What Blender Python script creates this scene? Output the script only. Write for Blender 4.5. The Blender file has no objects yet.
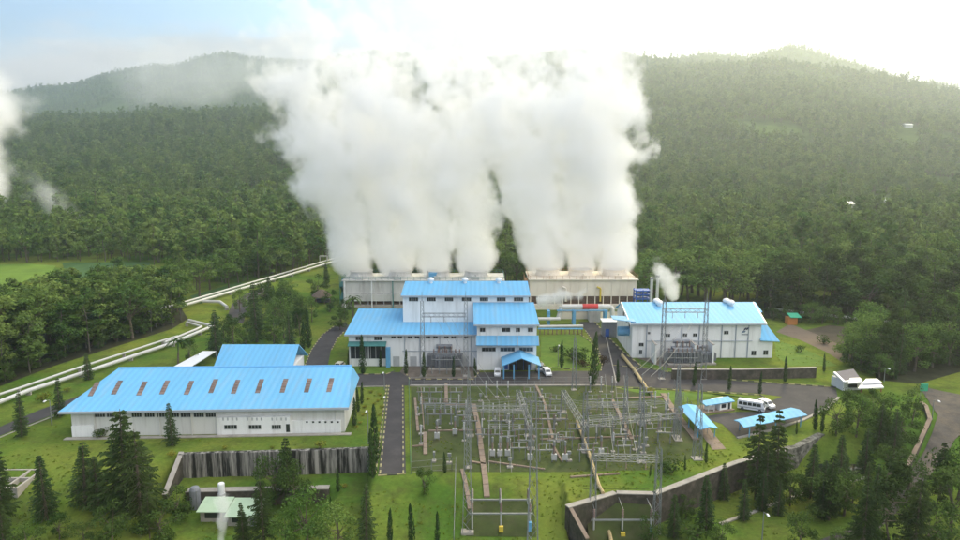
import bpy, math, random
import numpy as np
from mathutils import Vector, Matrix
random.seed(7); RS = np.random.RandomState(11)
SC = bpy.context.scene
COL = SC.collection
D2R = math.radians
# ------------------------------------------------------------------ camera model (960x540 photograph)
F, YH, H = 720.0, 155.0, 47.0
PITCH = math.atan((270 - YH) / F)
CP, SP = math.cos(PITCH), math.sin(PITCH)

def ray(px, py):
    cx, cy = (px - 480) / F, (270 - py) / F
    return Vector((cx, CP + SP * cy, -SP + CP * cy))

def G(px, py, z=0.0):
    d = ray(px, py); t = (z - H) / d.z
    return Vector((d.x * t, d.y * t, z))

def V(px, py, Y):
    d = ray(px, py); t = Y / d.y
    return Vector((d.x * t, Y, H + d.z * t))

def ZH(py, Y, px=480):
    return V(px, py, Y).z

def XH(px, Y, py=330):
    return V(px, py, Y).x

# ------------------------------------------------------------------ terrain
def smooth(t):
    t = np.clip(t, 0, 1); return t * t * (3 - 2 * t)

_PERM = RS.rand(256, 256)
def vnoise(x, y):
    xi, yi = np.floor(x).astype(int), np.floor(y).astype(int)
    fx, fy = smooth(x - xi), smooth(y - yi)
    a = _PERM[xi & 255, yi & 255]; b = _PERM[(xi + 1) & 255, yi & 255]
    c = _PERM[xi & 255, (yi + 1) & 255]; d = _PERM[(xi + 1) & 255, (yi + 1) & 255]
    return (a * (1 - fx) + b * fx) * (1 - fy) + (c * (1 - fx) + d * fx) * fy

def fbm(x, y, o=4):
    s, a, t = 0, .5, 0
    for i in range(o):
        s = s + a * vnoise(x * 2 ** i + 17.3 * i, y * 2 ** i + 5.1 * i); t += a; a *= .5
    return s / t - .5

PXK = np.array([-150, 0, 120, 250, 400, 520, 640, 740, 785, 840, 900, 960, 1100], float)
ROWS = [
 # Y,   ground height per column of PXK
 (235, [0] * 13),
 (330, [0, 0, 0, 0, 0, 0, 0, 0, 0, 0, 0, 1, 2]),
 (450, [5, 5, 6, 6, 4, 4, 4, 5, 5, 5, 5, 5, 5]),
 (600, [14, 15, 17, 17, 12, 10, 12, 14, 14, 14, 13, 12, 12]),
 (800, [35, 36, 40, 44, 38, 34, 38, 42, 44, 42, 36, 32, 30]),
 (1000, [62, 64, 68, 76, 78, 80, 84, 90, 90, 82, 72, 64, 60]),
 (1300, [100, 104, 108, 122, 138, 150, 156, 160, 160, 148, 128, 112, 100]),
 (1600, [96, 98, 104, 128, 178, 210, 226, 232, 228, 206, 176, 150, 130]),
 (1900, [100, 104, 118, 140, 210, 270, 285, 270, 240, 214, 190, 168, 150]),
 (2300, [150, 160, 200, 240, 280, 310, 310, 290, 270, 240, 215, 190, 175]),
 (2800, [255, 288, 352, 437, 440, 446, 425, 424, 472, 428, 352, 296, 270]),
 (3300, [120, 120, 150, 200, 200, 200, 180, 180, 200, 180, 150, 120, 120]),
]
SKYL = [(-150, 104), (0, 93), (50, 85), (90, 81), (104, 76), (118, 71), (140, 67), (165, 62), (182, 64), (214, 54), (235, 51), (260, 56), (300, 60), (350, 55), (380, 50), (420, 55), (480, 59), (520, 56), (560, 50), (620, 48), (650, 51), (700, 51), (738, 54), (757, 49), (780, 42), (795, 45), (815, 52), (840, 58), (870, 69), (890, 76), (905, 81), (920, 79), (960, 89), (1100, 100)]
_RY = np.array([r[0] for r in ROWS], float)
_RZ = np.array([r[1] for r in ROWS], float)

# top edge of the drop in front of the platform: (px, py, width of the slope in m, drop)
EDGE = [(-300, 452, 26, 4), (0, 452, 26, 4), (150, 453, 22, 4), (181, 453, .5, 4), (371, 447, .5, 4), (376, 474, 26, 4),
        (450, 475, 14, 4), (560, 475, 14, 4.2), (568, 505, .5, 4.5), (616, 491, .5, 4.5), (655, 492, .5, 4.5), (692, 478, .5, 4.5),
        (736, 461, .5, 4.5), (785, 448, .5, 4), (815, 437, 3, 4), (850, 425, 10, 4), (905, 418, 8, 3.5), (918, 398, 26, 4), (1060, 402, 26, 4), (1300, 402, 26, 4)]
_EW = [(G(a, b), w, d) for a, b, w, d in EDGE]
_EX = np.array([p.x for p, w, d in _EW]); _EY = np.array([p.y for p, w, d in _EW])
_EWd = np.array([w for p, w, d in _EW]); _ED = np.array([d for p, w, d in _EW])
_o = np.argsort(_EX); _EX, _EY, _EWd, _ED = _EX[_o], _EY[_o], _EWd[_o], _ED[_o]
# second tier on the lower left: pit where the pale green hut stands
P2 = (G(188, 490, -4), G(330, 487, -4))

def zf(X, Y):
    X = np.asarray(X, float); Y = np.asarray(Y, float)
    px = 480 + F * X / np.maximum(Y, 30)
    lo = np.interp(X, _EX, _EY); w = np.interp(X, _EX, _EWd); dr = np.interp(X, _EX, _ED)
    z = -dr * smooth((lo - Y) / w)
    e2 = np.interp(X, [P2[0].x, P2[1].x], [P2[0].y, P2[1].y])
    side = np.clip((X - P2[0].x + .3) / .6, 0, 1) * np.clip((P2[1].x + 2 - X) / 4, 0, 1)
    z = z - 2.2 * smooth((e2 - Y) / .5) * side
    # hills
    yi = np.clip(np.searchsorted(_RY, Y) - 1, 0, len(_RY) - 2)
    t = np.clip((Y - _RY[yi]) / (_RY[yi + 1] - _RY[yi]), 0, 1)
    out = np.zeros_like(px)
    cols = np.array([np.interp(px, PXK, r) for r in _RZ])
    sy = np.interp(px, [a for a, b in SKYL], [b for a, b in SKYL]) + 3.5
    tn = np.tan(np.arctan((270 - sy) / F) - PITCH); m = smooth((px - 600) / 110)
    z23 = cols[-3] * (1 - m) + (H + 2300 * tn - 4) * m
    cols[-2] = (H + 2800 * tn) * (1 - m) + (z23 - 90) * m; cols[-3] = z23
    cols[-4] = cols[-4] - 26 * m * smooth((900 - px) / 40)
    n = np.arange(len(px))
    def row(k): return cols[np.clip(k, 0, len(_RY) - 1), n]
    p0, p1, p2, p3 = row(yi - 1), row(yi), row(yi + 1), row(yi + 2)
    m1, m2 = (p2 - p0) * .42, (p3 - p1) * .42
    hz = (2*t**3-3*t**2+1)*p1 + (t**3-2*t**2+t)*m1 + (-2*t**3+3*t**2)*p2 + (t**3-t**2)*m2
    far = smooth((Y - 330) / 500)
    amp = far * np.minimum(Y / 1000 * 36, 56) * (1 - .93 * smooth((Y - 1700) / 500))
    hz = hz + amp * (fbm(X / 260 + 3, Y / 260) + .25 * fbm(X / 70, Y / 70 + 9)) * 1.1
    return z + np.where(Y > 235, np.maximum(hz, 0), 0)

def zg(x, y):
    return float(zf(np.array([x]), np.array([y]))[0])

def T(px, py):
    """pixel -> point on the terrain (nearest hit)"""
    d = ray(px, py)
    ts = np.concatenate([np.linspace(60, 300, 1200), np.geomspace(301, 3200, 1500)])
    z = zf(d.x * ts, d.y * ts); hz = H + d.z * ts
    k = np.argmax(hz < z)
    if hz[k] >= z[k]: k = len(ts) - 1
    t = ts[k]
    return Vector((d.x * t, d.y * t, zg(d.x * t, d.y * t)))

# ------------------------------------------------------------------ materials
MATS = {}
def nodes_of(m):
    m.use_nodes = True
    nt = m.node_tree; nt.nodes.clear()
    return nt, nt.nodes.new, nt.links.new

def pmat(name, col, rough=.7, var=.18, scale=.6, spec=.3, metal=0, dirt=None, dirt_scale=.25, bump=0, stretch=None, dirt_amt=.5, dirt_lo=.5, dirt_hi=.72):
    """principled with broad + fine noise variation, optional second 'dirt' colour in streaks"""
    if name in MATS: return MATS[name]
    m = bpy.data.materials.new(name); nt, N, L = nodes_of(m)
    out = N('ShaderNodeOutputMaterial'); b = N('ShaderNodeBsdfPrincipled')
    b.inputs['Roughness'].default_value = rough; b.inputs['Metallic'].default_value = metal
    b.inputs['Specular IOR Level'].default_value = spec
    tc = N('ShaderNodeNewGeometry'); mp = N('ShaderNodeMapping'); L(tc.outputs['Position'], mp.inputs['Vector'])
    if stretch: mp.inputs['Scale'].default_value = stretch
    n = N('ShaderNodeTexNoise'); n.inputs['Scale'].default_value = scale; n.inputs['Detail'].default_value = 6; n.inputs['Roughness'].default_value = .65
    L(mp.outputs[0], n.inputs['Vector'])
    r = N('ShaderNodeMapRange'); r.inputs[1].default_value = .3; r.inputs[2].default_value = .7
    r.inputs[3].default_value = 1 - var; r.inputs[4].default_value = 1 + var
    L(n.outputs['Fac'], r.inputs[0])
    mul = N('ShaderNodeMix'); mul.data_type = 'RGBA'; mul.blend_type = 'MULTIPLY'; mul.inputs[0].default_value = 1
    mul.inputs[6].default_value = (*col, 1); L(r.outputs[0], mul.inputs[7])
    last = mul.outputs[2]
    if dirt:
        n2 = N('ShaderNodeTexNoise'); n2.inputs['Scale'].default_value = dirt_scale; n2.inputs['Detail'].default_value = 8; n2.inputs['Roughness'].default_value = .7
        L(mp.outputs[0], n2.inputs['Vector'])
        r2 = N('ShaderNodeMapRange'); r2.inputs[1].default_value = dirt_lo; r2.inputs[2].default_value = dirt_hi; r2.inputs[4].default_value = dirt_amt; L(n2.outputs['Fac'], r2.inputs[0])
        mx = N('ShaderNodeMix'); mx.data_type = 'RGBA'; L(r2.outputs[0], mx.inputs[0]); L(last, mx.inputs[6]); mx.inputs[7].default_value = (*dirt, 1)
        last = mx.outputs[2]
    L(last, b.inputs['Base Color'])
    if bump:
        bp = N('ShaderNodeBump'); bp.inputs['Strength'].default_value = bump; bp.inputs['Distance'].default_value = .1; L(n.outputs['Fac'], bp.inputs['Height']); L(bp.outputs[0], b.inputs['Normal'])
    L(b.outputs[0], out.inputs['Surface'])
    MATS[name] = m; return m

def leafmat(name, col, col2, trans=.3):
    if name in MATS: return MATS[name]
    m = bpy.data.materials.new(name); nt, N, L = nodes_of(m)
    out = N('ShaderNodeOutputMaterial')
    oi = N('ShaderNodeObjectInfo'); g = N('ShaderNodeNewGeometry')
    n = N('ShaderNodeTexNoise'); n.inputs['Scale'].default_value = .55; n.inputs['Detail'].default_value = 4; L(g.outputs['Position'], n.inputs['Vector'])
    add = N('ShaderNodeMath'); add.operation = 'ADD'; L(oi.outputs['Random'], add.inputs[0]); L(n.outputs['Fac'], add.inputs[1])
    r = N('ShaderNodeMapRange'); r.inputs[1].default_value = .35; r.inputs[2].default_value = 1.55; L(add.outputs[0], r.inputs[0])
    mx = N('ShaderNodeMix'); mx.data_type = 'RGBA'; L(r.outputs[0], mx.inputs[0]); mx.inputs[6].default_value = (*col, 1); mx.inputs[7].default_value = (*col2, 1)
    ra = N('ShaderNodeMath'); ra.operation = 'MULTIPLY_ADD'; L(g.outputs['Random Per Island'], ra.inputs[0]); ra.inputs[1].default_value = .6; ra.inputs[2].default_value = .7
    mul = N('ShaderNodeMix'); mul.data_type = 'RGBA'; mul.blend_type = 'MULTIPLY'; mul.inputs[0].default_value = 1; L(mx.outputs[2], mul.inputs[6]); L(ra.outputs[0], mul.inputs[7])
    d = N('ShaderNodeBsdfDiffuse'); L(mul.outputs[2], d.inputs['Color'])
    tr = N('ShaderNodeBsdfTranslucent'); L(mul.outputs[2], tr.inputs['Color'])
    ms = N('ShaderNodeMixShader'); ms.inputs[0].default_value = trans; L(d.outputs[0], ms.inputs[1]); L(tr.outputs[0], ms.inputs[2])
    L(ms.outputs[0], out.inputs['Surface'])
    MATS[name] = m; return m

# ------------------------------------------------------------------ mesh builder
class MB:
    def __init__(s): s.v, s.f, s.m = [], [], []
    def add(s, vs, fs, mi=0):
        o = len(s.v); s.v += [tuple(v) for v in vs]
        s.f += [tuple(i + o for i in f) for f in fs]; s.m += [mi] * len(fs)
    def hexa(s, p, mi=0):
        s.add(p, [(3, 2, 1, 0), (4, 5, 6, 7), (0, 1, 5, 4), (1, 2, 6, 5), (2, 3, 7, 6), (3, 0, 4, 7)], mi)
    def box(s, x0, x1, y0, y1, z0, z1, mi=0):
        s.hexa([(x0, y0, z0), (x1, y0, z0), (x1, y1, z0), (x0, y1, z0), (x0, y0, z1), (x1, y0, z1), (x1, y1, z1), (x0, y1, z1)], mi)
    def slab(s, quad, th, mi=0):
        q = [Vector(p) for p in quad]; n = (q[1] - q[0]).cross(q[3] - q[0]).normalized()
        if n.z < 0: n = -n; q = q[::-1]
        s.hexa([p - n * th for p in q] + q, mi)
    def quad(s, q, mi=0): s.add(q, [(0, 1, 2, 3)], mi)
    def prism(s, poly, z0, z1, mi=0):
        n = len(poly); a = sum(poly[i][0] * poly[(i+1) % n][1] - poly[(i+1) % n][0] * poly[i][1] for i in range(n))
        if a < 0: poly = poly[::-1]
        s.add([(p[0], p[1], z0) for p in poly] + [(p[0], p[1], z1) for p in poly],
              [tuple(range(n))[::-1], tuple(range(n, 2 * n))] + [(i, (i + 1) % n, n + (i + 1) % n, n + i) for i in range(n)], mi)
    def tube(s, p0, p1, r0, r1=None, n=8, mi=0, caps=True):
        p0, p1 = Vector(p0), Vector(p1); r1 = r0 if r1 is None else r1
        d = (p1 - p0)
        if d.length < 1e-6: return
        d.normalize(); a = d.orthogonal().normalized(); b = d.cross(a)
        vs = []
        for p, r in ((p0, r0), (p1, r1)):
            for i in range(n):
                t = 2 * math.pi * i / n; vs.append(p + (a * math.cos(t) + b * math.sin(t)) * r)
        fs = [(i, (i + 1) % n, n + (i + 1) % n, n + i) for i in range(n)]
        if caps: fs += [tuple(range(n))[::-1], tuple(range(n, 2 * n))]
        s.add(vs, fs, mi)
    def path(s, pts, r, n=8, mi=0):
        for a, b in zip(pts, pts[1:]): s.tube(a, b, r, r, n, mi)
    def bar(s, p0, p1, w, mi=0): s.tube(p0, p1, w * .6, w * .6, 4, mi)
    def lathe(s, prof, n=12, c=(0, 0, 0), mi=0):
        vs = [(c[0] + r * math.cos(2*math.pi*i/n), c[1] + r * math.sin(2*math.pi*i/n), c[2] + z) for r, z in prof for i in range(n)]
        fs = [(k*n+i, k*n+(i+1) % n, (k+1)*n+(i+1) % n, (k+1)*n+i) for k in range(len(prof)-1) for i in range(n)]
        fs += [tuple(range(n))[::-1], tuple(range((len(prof)-1)*n, len(prof)*n))]
        s.add(vs, fs, mi)
    def mesh(s, name, mats, off=(0, 0, 0)):
        me = bpy.data.meshes.new(name)
        ox, oy, oz = off
        me.from_pydata([(x - ox, y - oy, z - oz) for x, y, z in s.v], [], s.f)
        for m in (mats if isinstance(mats, (list, tuple)) else [mats]): me.materials.append(m)
        if any(s.m): me.polygons.foreach_set('material_index', s.m)
        me.update(); return me
    def build(s, name, mats, parent=None, local=False, **kw):
        """verts are world coordinates unless local"""
        off = (0, 0, 0)
        if parent is not None and not local: off = WLOC[parent.name]
        o = bpy.data.objects.new(name, s.mesh(name, mats, off)); COL.objects.link(o)
        if parent is not None: o.parent = parent
        WLOC[o.name] = off
        for k, v in kw.items(): o[k] = v
        return o
WLOC = {}
def thing(name, label, cat, loc=(0, 0, 0), rotz=0, group=None):
    o = bpy.data.objects.new(name, None); COL.objects.link(o)
    o.empty_display_size = .5
    o.location = loc; o.rotation_euler = (0, 0, rotz); o['label'] = label; o['category'] = cat
    if group: o['group'] = group
    WLOC[o.name] = tuple(loc); return o
def link_mesh(name, me, parent=None):
    o = bpy.data.objects.new(name, me); COL.objects.link(o)
    if parent is not None: o.parent = parent
    return o
def tag(o, label=None, cat=None, group=None, kind=None):
    if label: o['label'] = label
    if cat: o['category'] = cat
    if group: o['group'] = group
    if kind: o['kind'] = kind
    return o
def dup(root, loc, rotz=0, label=None, group=None):
    r = root.copy(); COL.objects.link(r); r.location = loc; r.rotation_euler = (0, 0, rotz)
    if label: r['label'] = label
    if group: r['group'] = group
    for ch in root.children:
        c = ch.copy(); COL.objects.link(c); c.parent = r
        for g in ch.children:
            d = g.copy(); COL.objects.link(d); d.parent = c
    return r

# ------------------------------------------------------------------ camera, sun, sky
cd = bpy.data.cameras.new('camera'); cam = bpy.data.objects.new('camera', cd); COL.objects.link(cam)
cd.sensor_width = 36; cd.lens = F / 960 * 36; cd.clip_end = 9000; cd.clip_start = .5
cam.location = (0, 0, H); cam.rotation_euler = (math.pi / 2 - PITCH, 0, 0)
SC.camera = cam
SUN_AZ, SUN_EL = D2R(25), D2R(30)          # azimuth to the right of the view direction
sdir = Vector((math.sin(SUN_AZ) * math.cos(SUN_EL), math.cos(SUN_AZ) * math.cos(SUN_EL), math.sin(SUN_EL)))
sl = bpy.data.lights.new('sun', 'SUN'); so = bpy.data.objects.new('sun', sl); COL.objects.link(so)
sl.energy = 3.0; sl.angle = D2R(8); sl.color = (1, .84, .46)
so.rotation_euler = (-sdir).to_track_quat('-Z', 'Y').to_euler(); so.location = (0, 0, 300)

w = bpy.data.worlds.new('World'); SC.world = w; w.use_nodes = True
nt = w.node_tree; nt.nodes.clear(); N, L = nt.nodes.new, nt.links.new
wo = N('ShaderNodeOutputWorld'); bg = N('ShaderNodeBackground'); bg.inputs['Strength'].default_value = .13
sky = N('ShaderNodeTexSky'); sky.sky_type = 'NISHITA'; sky.sun_disc = False
sky.sun_elevation = SUN_EL; sky.sun_rotation = SUN_AZ; sky.dust_density = 2.5; sky.air_density = 1.0
tc = N('ShaderNodeTexCoord'); sx = N('ShaderNodeSeparateXYZ'); L(tc.outputs['Generated'], sx.inputs[0])
mp = N('ShaderNodeMapping'); L(tc.outputs['Generated'], mp.inputs['Vector'])
mp.inputs['Scale'].default_value = (3.2, 3.2, 9.5); mp.inputs['Location'].default_value = (1.35, .2, .75)
nz = N('ShaderNodeTexNoise'); nz.inputs['Scale'].default_value = 1.0; nz.inputs['Detail'].default_value = 7; nz.inputs['Roughness'].default_value = .52
L(mp.outputs[0], nz.inputs['Vector'])
# more blue to the left (x<0), less towards the horizon
ax = N('ShaderNodeMath'); ax.operation = 'MULTIPLY_ADD'; L(sx.outputs['X'], ax.inputs[0]); ax.inputs[1].default_value = .35; ax.inputs[2].default_value = .06
ad = N('ShaderNodeMath'); ad.operation = 'ADD'; L(nz.outputs['Fac'], ad.inputs[0]); L(ax.outputs[0], ad.inputs[1])
hz = N('ShaderNodeMapRange'); L(sx.outputs['Z'], hz.inputs[0]); hz.inputs[1].default_value = .10; hz.inputs[2].default_value = .20; hz.inputs[3].default_value = .22; hz.inputs[4].default_value = 0
ad2 = N('ShaderNodeMath'); ad2.operation = 'ADD'; L(ad.outputs[0], ad2.inputs[0]); L(hz.outputs[0], ad2.inputs[1])
cr = N('ShaderNodeMapRange'); cr.interpolation_type = 'SMOOTHSTEP'; L(ad2.outputs[0], cr.inputs[0]); cr.inputs[1].default_value = .46; cr.inputs[2].default_value = .68; cr.inputs[3].default_value = .12; cr.inputs[4].default_value = .98
# cloud brightness: brighter overhead (overcast), a little modulation
cb = N('ShaderNodeMapRange'); L(sx.outputs['Z'], cb.inputs[0]); cb.inputs[1].default_value = .20; cb.inputs[2].default_value = .55; cb.inputs[3].default_value = 5.9; cb.inputs[4].default_value = 22
cc = N('ShaderNodeVectorMath'); cc.operation = 'SCALE'; cc.inputs[0].default_value = (1, .985, .955)
n5 = N('ShaderNodeTexNoise'); n5.inputs['Scale'].default_value = 2.3; n5.inputs['Detail'].default_value = 6; L(mp.outputs[0], n5.inputs['Vector'])
m5 = N('ShaderNodeMapRange'); m5.inputs[1].default_value = .35; m5.inputs[2].default_value = .65; m5.inputs[3].default_value = .84; m5.inputs[4].default_value = 1.10; L(n5.outputs['Fac'], m5.inputs[0])
q5 = N('ShaderNodeMath'); q5.operation = 'MULTIPLY'; L(cb.outputs[0], q5.inputs[0]); L(m5.outputs[0], q5.inputs[1]); L(q5.outputs[0], cc.inputs['Scale'])
mx = N('ShaderNodeMix'); mx.data_type = 'RGBA'; L(cr.outputs[0], mx.inputs[0]); tn = N('ShaderNodeVectorMath'); tn.operation = 'MULTIPLY'; L(sky.outputs[0], tn.inputs[0]); tn.inputs[1].default_value = (.60, .98, 1.32); L(tn.outputs[0], mx.inputs[6]); L(cc.outputs[0], mx.inputs[7])
L(mx.outputs[2], bg.inputs['Color']); L(bg.outputs[0], wo.inputs['Surface'])
w.cycles.sampling_method = 'MANUAL'; w.cycles.sample_map_resolution = 512

SC.view_settings.view_transform = 'Standard'; SC.view_settings.look = 'None'; SC.view_settings.gamma = 1; SC.view_settings.exposure = .08
SC.view_settings.use_curve_mapping = False
SC.render.engine = 'CYCLES'
cy = SC.cycles
cy.use_denoising = True
try: cy.denoiser = 'OPENIMAGEDENOISE'; cy.denoising_prefilter = 'ACCURATE'
except Exception: pass
cy.max_bounces = 12; cy.diffuse_bounces = 3; cy.glossy_bounces = 2; cy.transmission_bounces = 4; cy.transparent_max_bounces = 8; cy.volume_bounces = 11
cy.volume_step_rate = 1.0; cy.volume_max_steps = 256
cy.use_adaptive_sampling = True; cy.adaptive_threshold = .02
cy.caustics_reflective = False; cy.caustics_refractive = False; cy.sample_clamp_indirect = 8

# ------------------------------------------------------------------ ground sheet
def build_ground():
    us = np.linspace(-1.0, 1.0, 520)
    # rows: ~0.5 m in the near field, growing far away
    ys = np.concatenate([np.arange(50, 130, .32), np.arange(130, 235, 1.2), np.geomspace(235, 3300, 430)])
    U, Y = np.meshgrid(us, ys); X = U * Y
    Z = zf(X.ravel(), Y.ravel())
    nv = X.size; nu, ny = len(us), len(ys)
    co = np.empty((nv, 3)); co[:, 0] = X.ravel(); co[:, 1] = Y.ravel(); co[:, 2] = Z
    i = np.arange((ny - 1) * (nu - 1)); r, c = i // (nu - 1), i % (nu - 1)
    a = r * nu + c
    q = np.stack([a, a + 1, a + nu + 1, a + nu], 1)
    me = bpy.data.meshes.new('ground')
    me.vertices.add(nv); me.vertices.foreach_set('co', co.ravel())
    me.loops.add(q.size); me.loops.foreach_set('vertex_index', q.ravel().astype(np.int32))
    me.polygons.add(len(q)); me.polygons.foreach_set('loop_start', (np.arange(len(q)) * 4).astype(np.int32)); me.polygons.foreach_set('loop_total', np.full(len(q), 4, np.int32))
    me.polygons.foreach_set('use_smooth', np.ones(len(q), bool))
    me.update(calc_edges=True); me.validate()
    m = bpy.data.materials.new('grass_ground'); nt, N, L = nodes_of(m)
    out = N('ShaderNodeOutputMaterial'); b = N('ShaderNodeBsdfDiffuse')
    g = N('ShaderNodeNewGeometry')
    def noise(sc, det=6, ro=.6):
        n = N('ShaderNodeTexNoise'); n.inputs['Scale'].default_value = sc; n.inputs['Detail'].default_value = det; n.inputs['Roughness'].default_value = ro; L(g.outputs['Position'], n.inputs['Vector']); return n
    def rng(src, a, bb, c=0, d=1):
        r = N('ShaderNodeMapRange'); r.inputs[1].default_value = a; r.inputs[2].default_value = bb; r.inputs[3].default_value = c; r.inputs[4].default_value = d; L(src, r.inputs[0]); return r.outputs[0]
    def mix(f, A, B, bt='MIX'):
        x = N('ShaderNodeMix'); x.data_type = 'RGBA'; x.blend_type = bt
        if isinstance(f, float): x.inputs[0].default_value = f
        else: L(f, x.inputs[0])
        for s, k in ((A, 6), (B, 7)):
            if isinstance(s, tuple): x.inputs[k].default_value = (*s, 1)
            else: L(s, x.inputs[k])
        return x.outputs[2]
    n1, n2, n3 = noise(.03, 6, .7), noise(.16, 8, .75), noise(1.6, 6, .75)
    c = mix(rng(n1.outputs['Fac'], .40, .60), (.066, .130, .021), (.165, .195, .036))
    c = mix(rng(n2.outputs['Fac'], .50, .70, 0, .85), c, (.070, .074, .026))
    c = mix(rng(n2.outputs['Fac'], .50, .24, 0, .6), c, (.10, .165, .028))
    c = mix(1.0, c, rng(n3.outputs['Fac'], .3, .7, .75, 1.25), 'MULTIPLY')
    sp = N('ShaderNodeSeparateXYZ'); L(g.outputs['Position'], sp.inputs[0])
    n4 = noise(.02, 6, .7)
    far = mix(rng(n4.outputs['Fac'], .35, .65), (.022, .042, .012), (.085, .135, .03))
    c = mix(rng(sp.outputs['Y'], 330, 420), c, far)
    L(c, b.inputs['Color']); L(b.outputs[0], out.inputs['Surface'])
    me.materials.append(m)
    o = bpy.data.objects.new('ground', me); COL.objects.link(o); o['kind'] = 'structure'
    return o
build_ground()
# ------------------------------------------------------------------ tree meshes (crown and trunk, local, base at z=0)
def leaf_quads(mb, c, n, rx, ry, rz, size, rnd, flat=0.0):
    for _ in range(n):
        while True:
            p = Vector((rnd.uniform(-1, 1), rnd.uniform(-1, 1), rnd.uniform(-1, 1)))
            if .25 < p.length < 1: break
        d = Vector((rnd.gauss(0, .55), rnd.gauss(0, .55), rnd.gauss(0, .55) + flat))
        d = (d + Vector((p.x, p.y, p.z)).normalized() * .9).normalized()
        if d.length < .5: d = Vector((0, 0, 1))
        a = d.orthogonal().normalized(); a = Matrix.Rotation(rnd.uniform(0, 6.28), 3, d) @ a; b = d.cross(a)
        s = size * rnd.uniform(.6, 1.3); p = Vector((c[0] + p.x * rx, c[1] + p.y * ry, c[2] + p.z * rz))
        mb.add([p - a * s - b * s * .35, p + b * s * .5 - a * .1 * s, p + a * s, p - b * s * .55 + a * .2 * s], [(0, 1, 2, 3)])

def tall_tree(seed, h=1.0, dens=1.0, bare=.38, spread=.17, size=.028):
    """slender forest tree, height h: bare trunk, clumped ragged crown"""
    r = random.Random(seed); cr, tr = MB(), MB()
    pts = [Vector((0, 0, 0))]
    for k in range(1, 6):
        pts.append(Vector((r.uniform(-.012, .012) * k * h, r.uniform(-.012, .012) * k * h, h * .9 * k / 5)))
    for k in range(5): tr.tube(pts[k], pts[k + 1], h * (.0105 - .0017 * k), h * (.0105 - .0017 * (k + 1)), 5)
    nc = r.randint(9, 14)
    for i in range(nc):
        z = bare + (1 - bare) * (i + r.uniform(.1, .9)) / nc
        f = (z - bare) / (1 - bare)
        rad = spread * (1.25 * math.sin(math.pi * min(.94, .22 + f * .74))) * r.uniform(.55, 1.15)
        a = r.uniform(0, 6.28); R = rad * r.uniform(.3, .95)
        c = (R * math.cos(a) * h, R * math.sin(a) * h, z * h * .97)
        k = min(4, int(z / .9 * 5)); base = pts[k].lerp(pts[k + 1], min(1, z / .9 * 5 - k) * .8)
        tr.tube(base, Vector(c), h * .0045, h * .0015, 4)
        s = spread * r.uniform(.32, .6)
        leaf_quads(cr, c, int(26 * dens * r.uniform(.7, 1.3)), s * h, s * h, s * h * r.uniform(.45, .75), size * h, r, .5)
    return cr, tr

def broad_tree(seed, h=1.0, dens=1.0, bare=.22, spread=.36, size=.03, umin=-.35):
    r = random.Random(seed); cr, tr = MB(), MB()
    top = Vector((r.uniform(-.04, .04), r.uniform(-.04, .04), .5)) * h
    tr.tube((0, 0, 0), top, .026 * h, .014 * h, 6)
    nc = r.randint(12, 17)
    for i in range(nc):
        u = r.uniform(umin, 1); a = i * 2.4 + r.uniform(-.4, .4); R = math.sqrt(max(0, 1 - u * u)) * spread * r.uniform(.55, 1)
        c = (R * math.cos(a) * h, R * math.sin(a) * h, (bare + (1 - bare) * .5 + u * (1 - bare) * .42) * h)
        tr.tube(top * r.uniform(.6, 1), c, .008 * h, .003 * h, 4)
        s = r.uniform(.11, .19)
        leaf_quads(cr, c, int(34 * dens * r.uniform(.7, 1.2)), s * h, s * h, s * h * .75, size * h, r, .4)
    return cr, tr

def conifer(seed, h=10.0, width=.2, tiers=22, dens=1.0, bare=.1, droop=.12):
    """tiered conifer with separate branch whorls (araucaria like), real size"""
    r = random.Random(seed); cr, tr = MB(), MB()
    tr.tube((0, 0, 0), (0, 0, h * .55), .016 * h, .010 * h, 6); tr.tube((0, 0, h * .55), (0, 0, h * .985), .010 * h, .002 * h, 5)
    for t in range(tiers):
        f = (t + r.uniform(-.2, .2)) / tiers; z = h * (bare + (1 - bare) * f)
        L_ = h * width * (1 - f) ** .82 * r.uniform(.75, 1.12) * (.75 + .25 * min(1, f * 6)) + .012 * h
        nb = r.randint(6, 8); a0 = r.uniform(0, 6.28)
        for b in range(nb):
            if r.random() < .07: continue
            a = a0 + b * 6.28 / nb + r.uniform(-.18, .18); l = L_ * r.uniform(.7, 1.1)
            dirv = Vector((math.cos(a), math.sin(a), 0)); side = Vector((-dirv.y, dirv.x, 0))
            tip = dirv * l + Vector((0, 0, z + l * r.uniform(-.10, .22) - droop * l))
            tr.tube((0, 0, z), tip, .0035 * h, .001 * h, 3, caps=False)
            n = max(3, int(7 * dens * (l / (h * width) + .3)))
            for k in range(n):
                q = (k + r.random()) / n; p = Vector((0, 0, z)).lerp(tip, .15 + .85 * q)
                wl = l * .28 * (1.1 - q * .75) + .012 * h
                sg = 1 if k % 2 else -1
                e = p + side * sg * wl * r.uniform(.6, 1) + dirv * wl * .5 + Vector((0, 0, r.uniform(-.5, .15) * wl))
                wd = .012 * h * r.uniform(.6, 1.2)
                up = Vector((r.uniform(-.3, .3), r.uniform(-.3, .3), 1)) * wd
                cr.add([p - dirv * wd, p + up, e + dirv * wd * .4, e - up], [(0, 1, 2, 3)])
    return cr, tr

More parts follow.
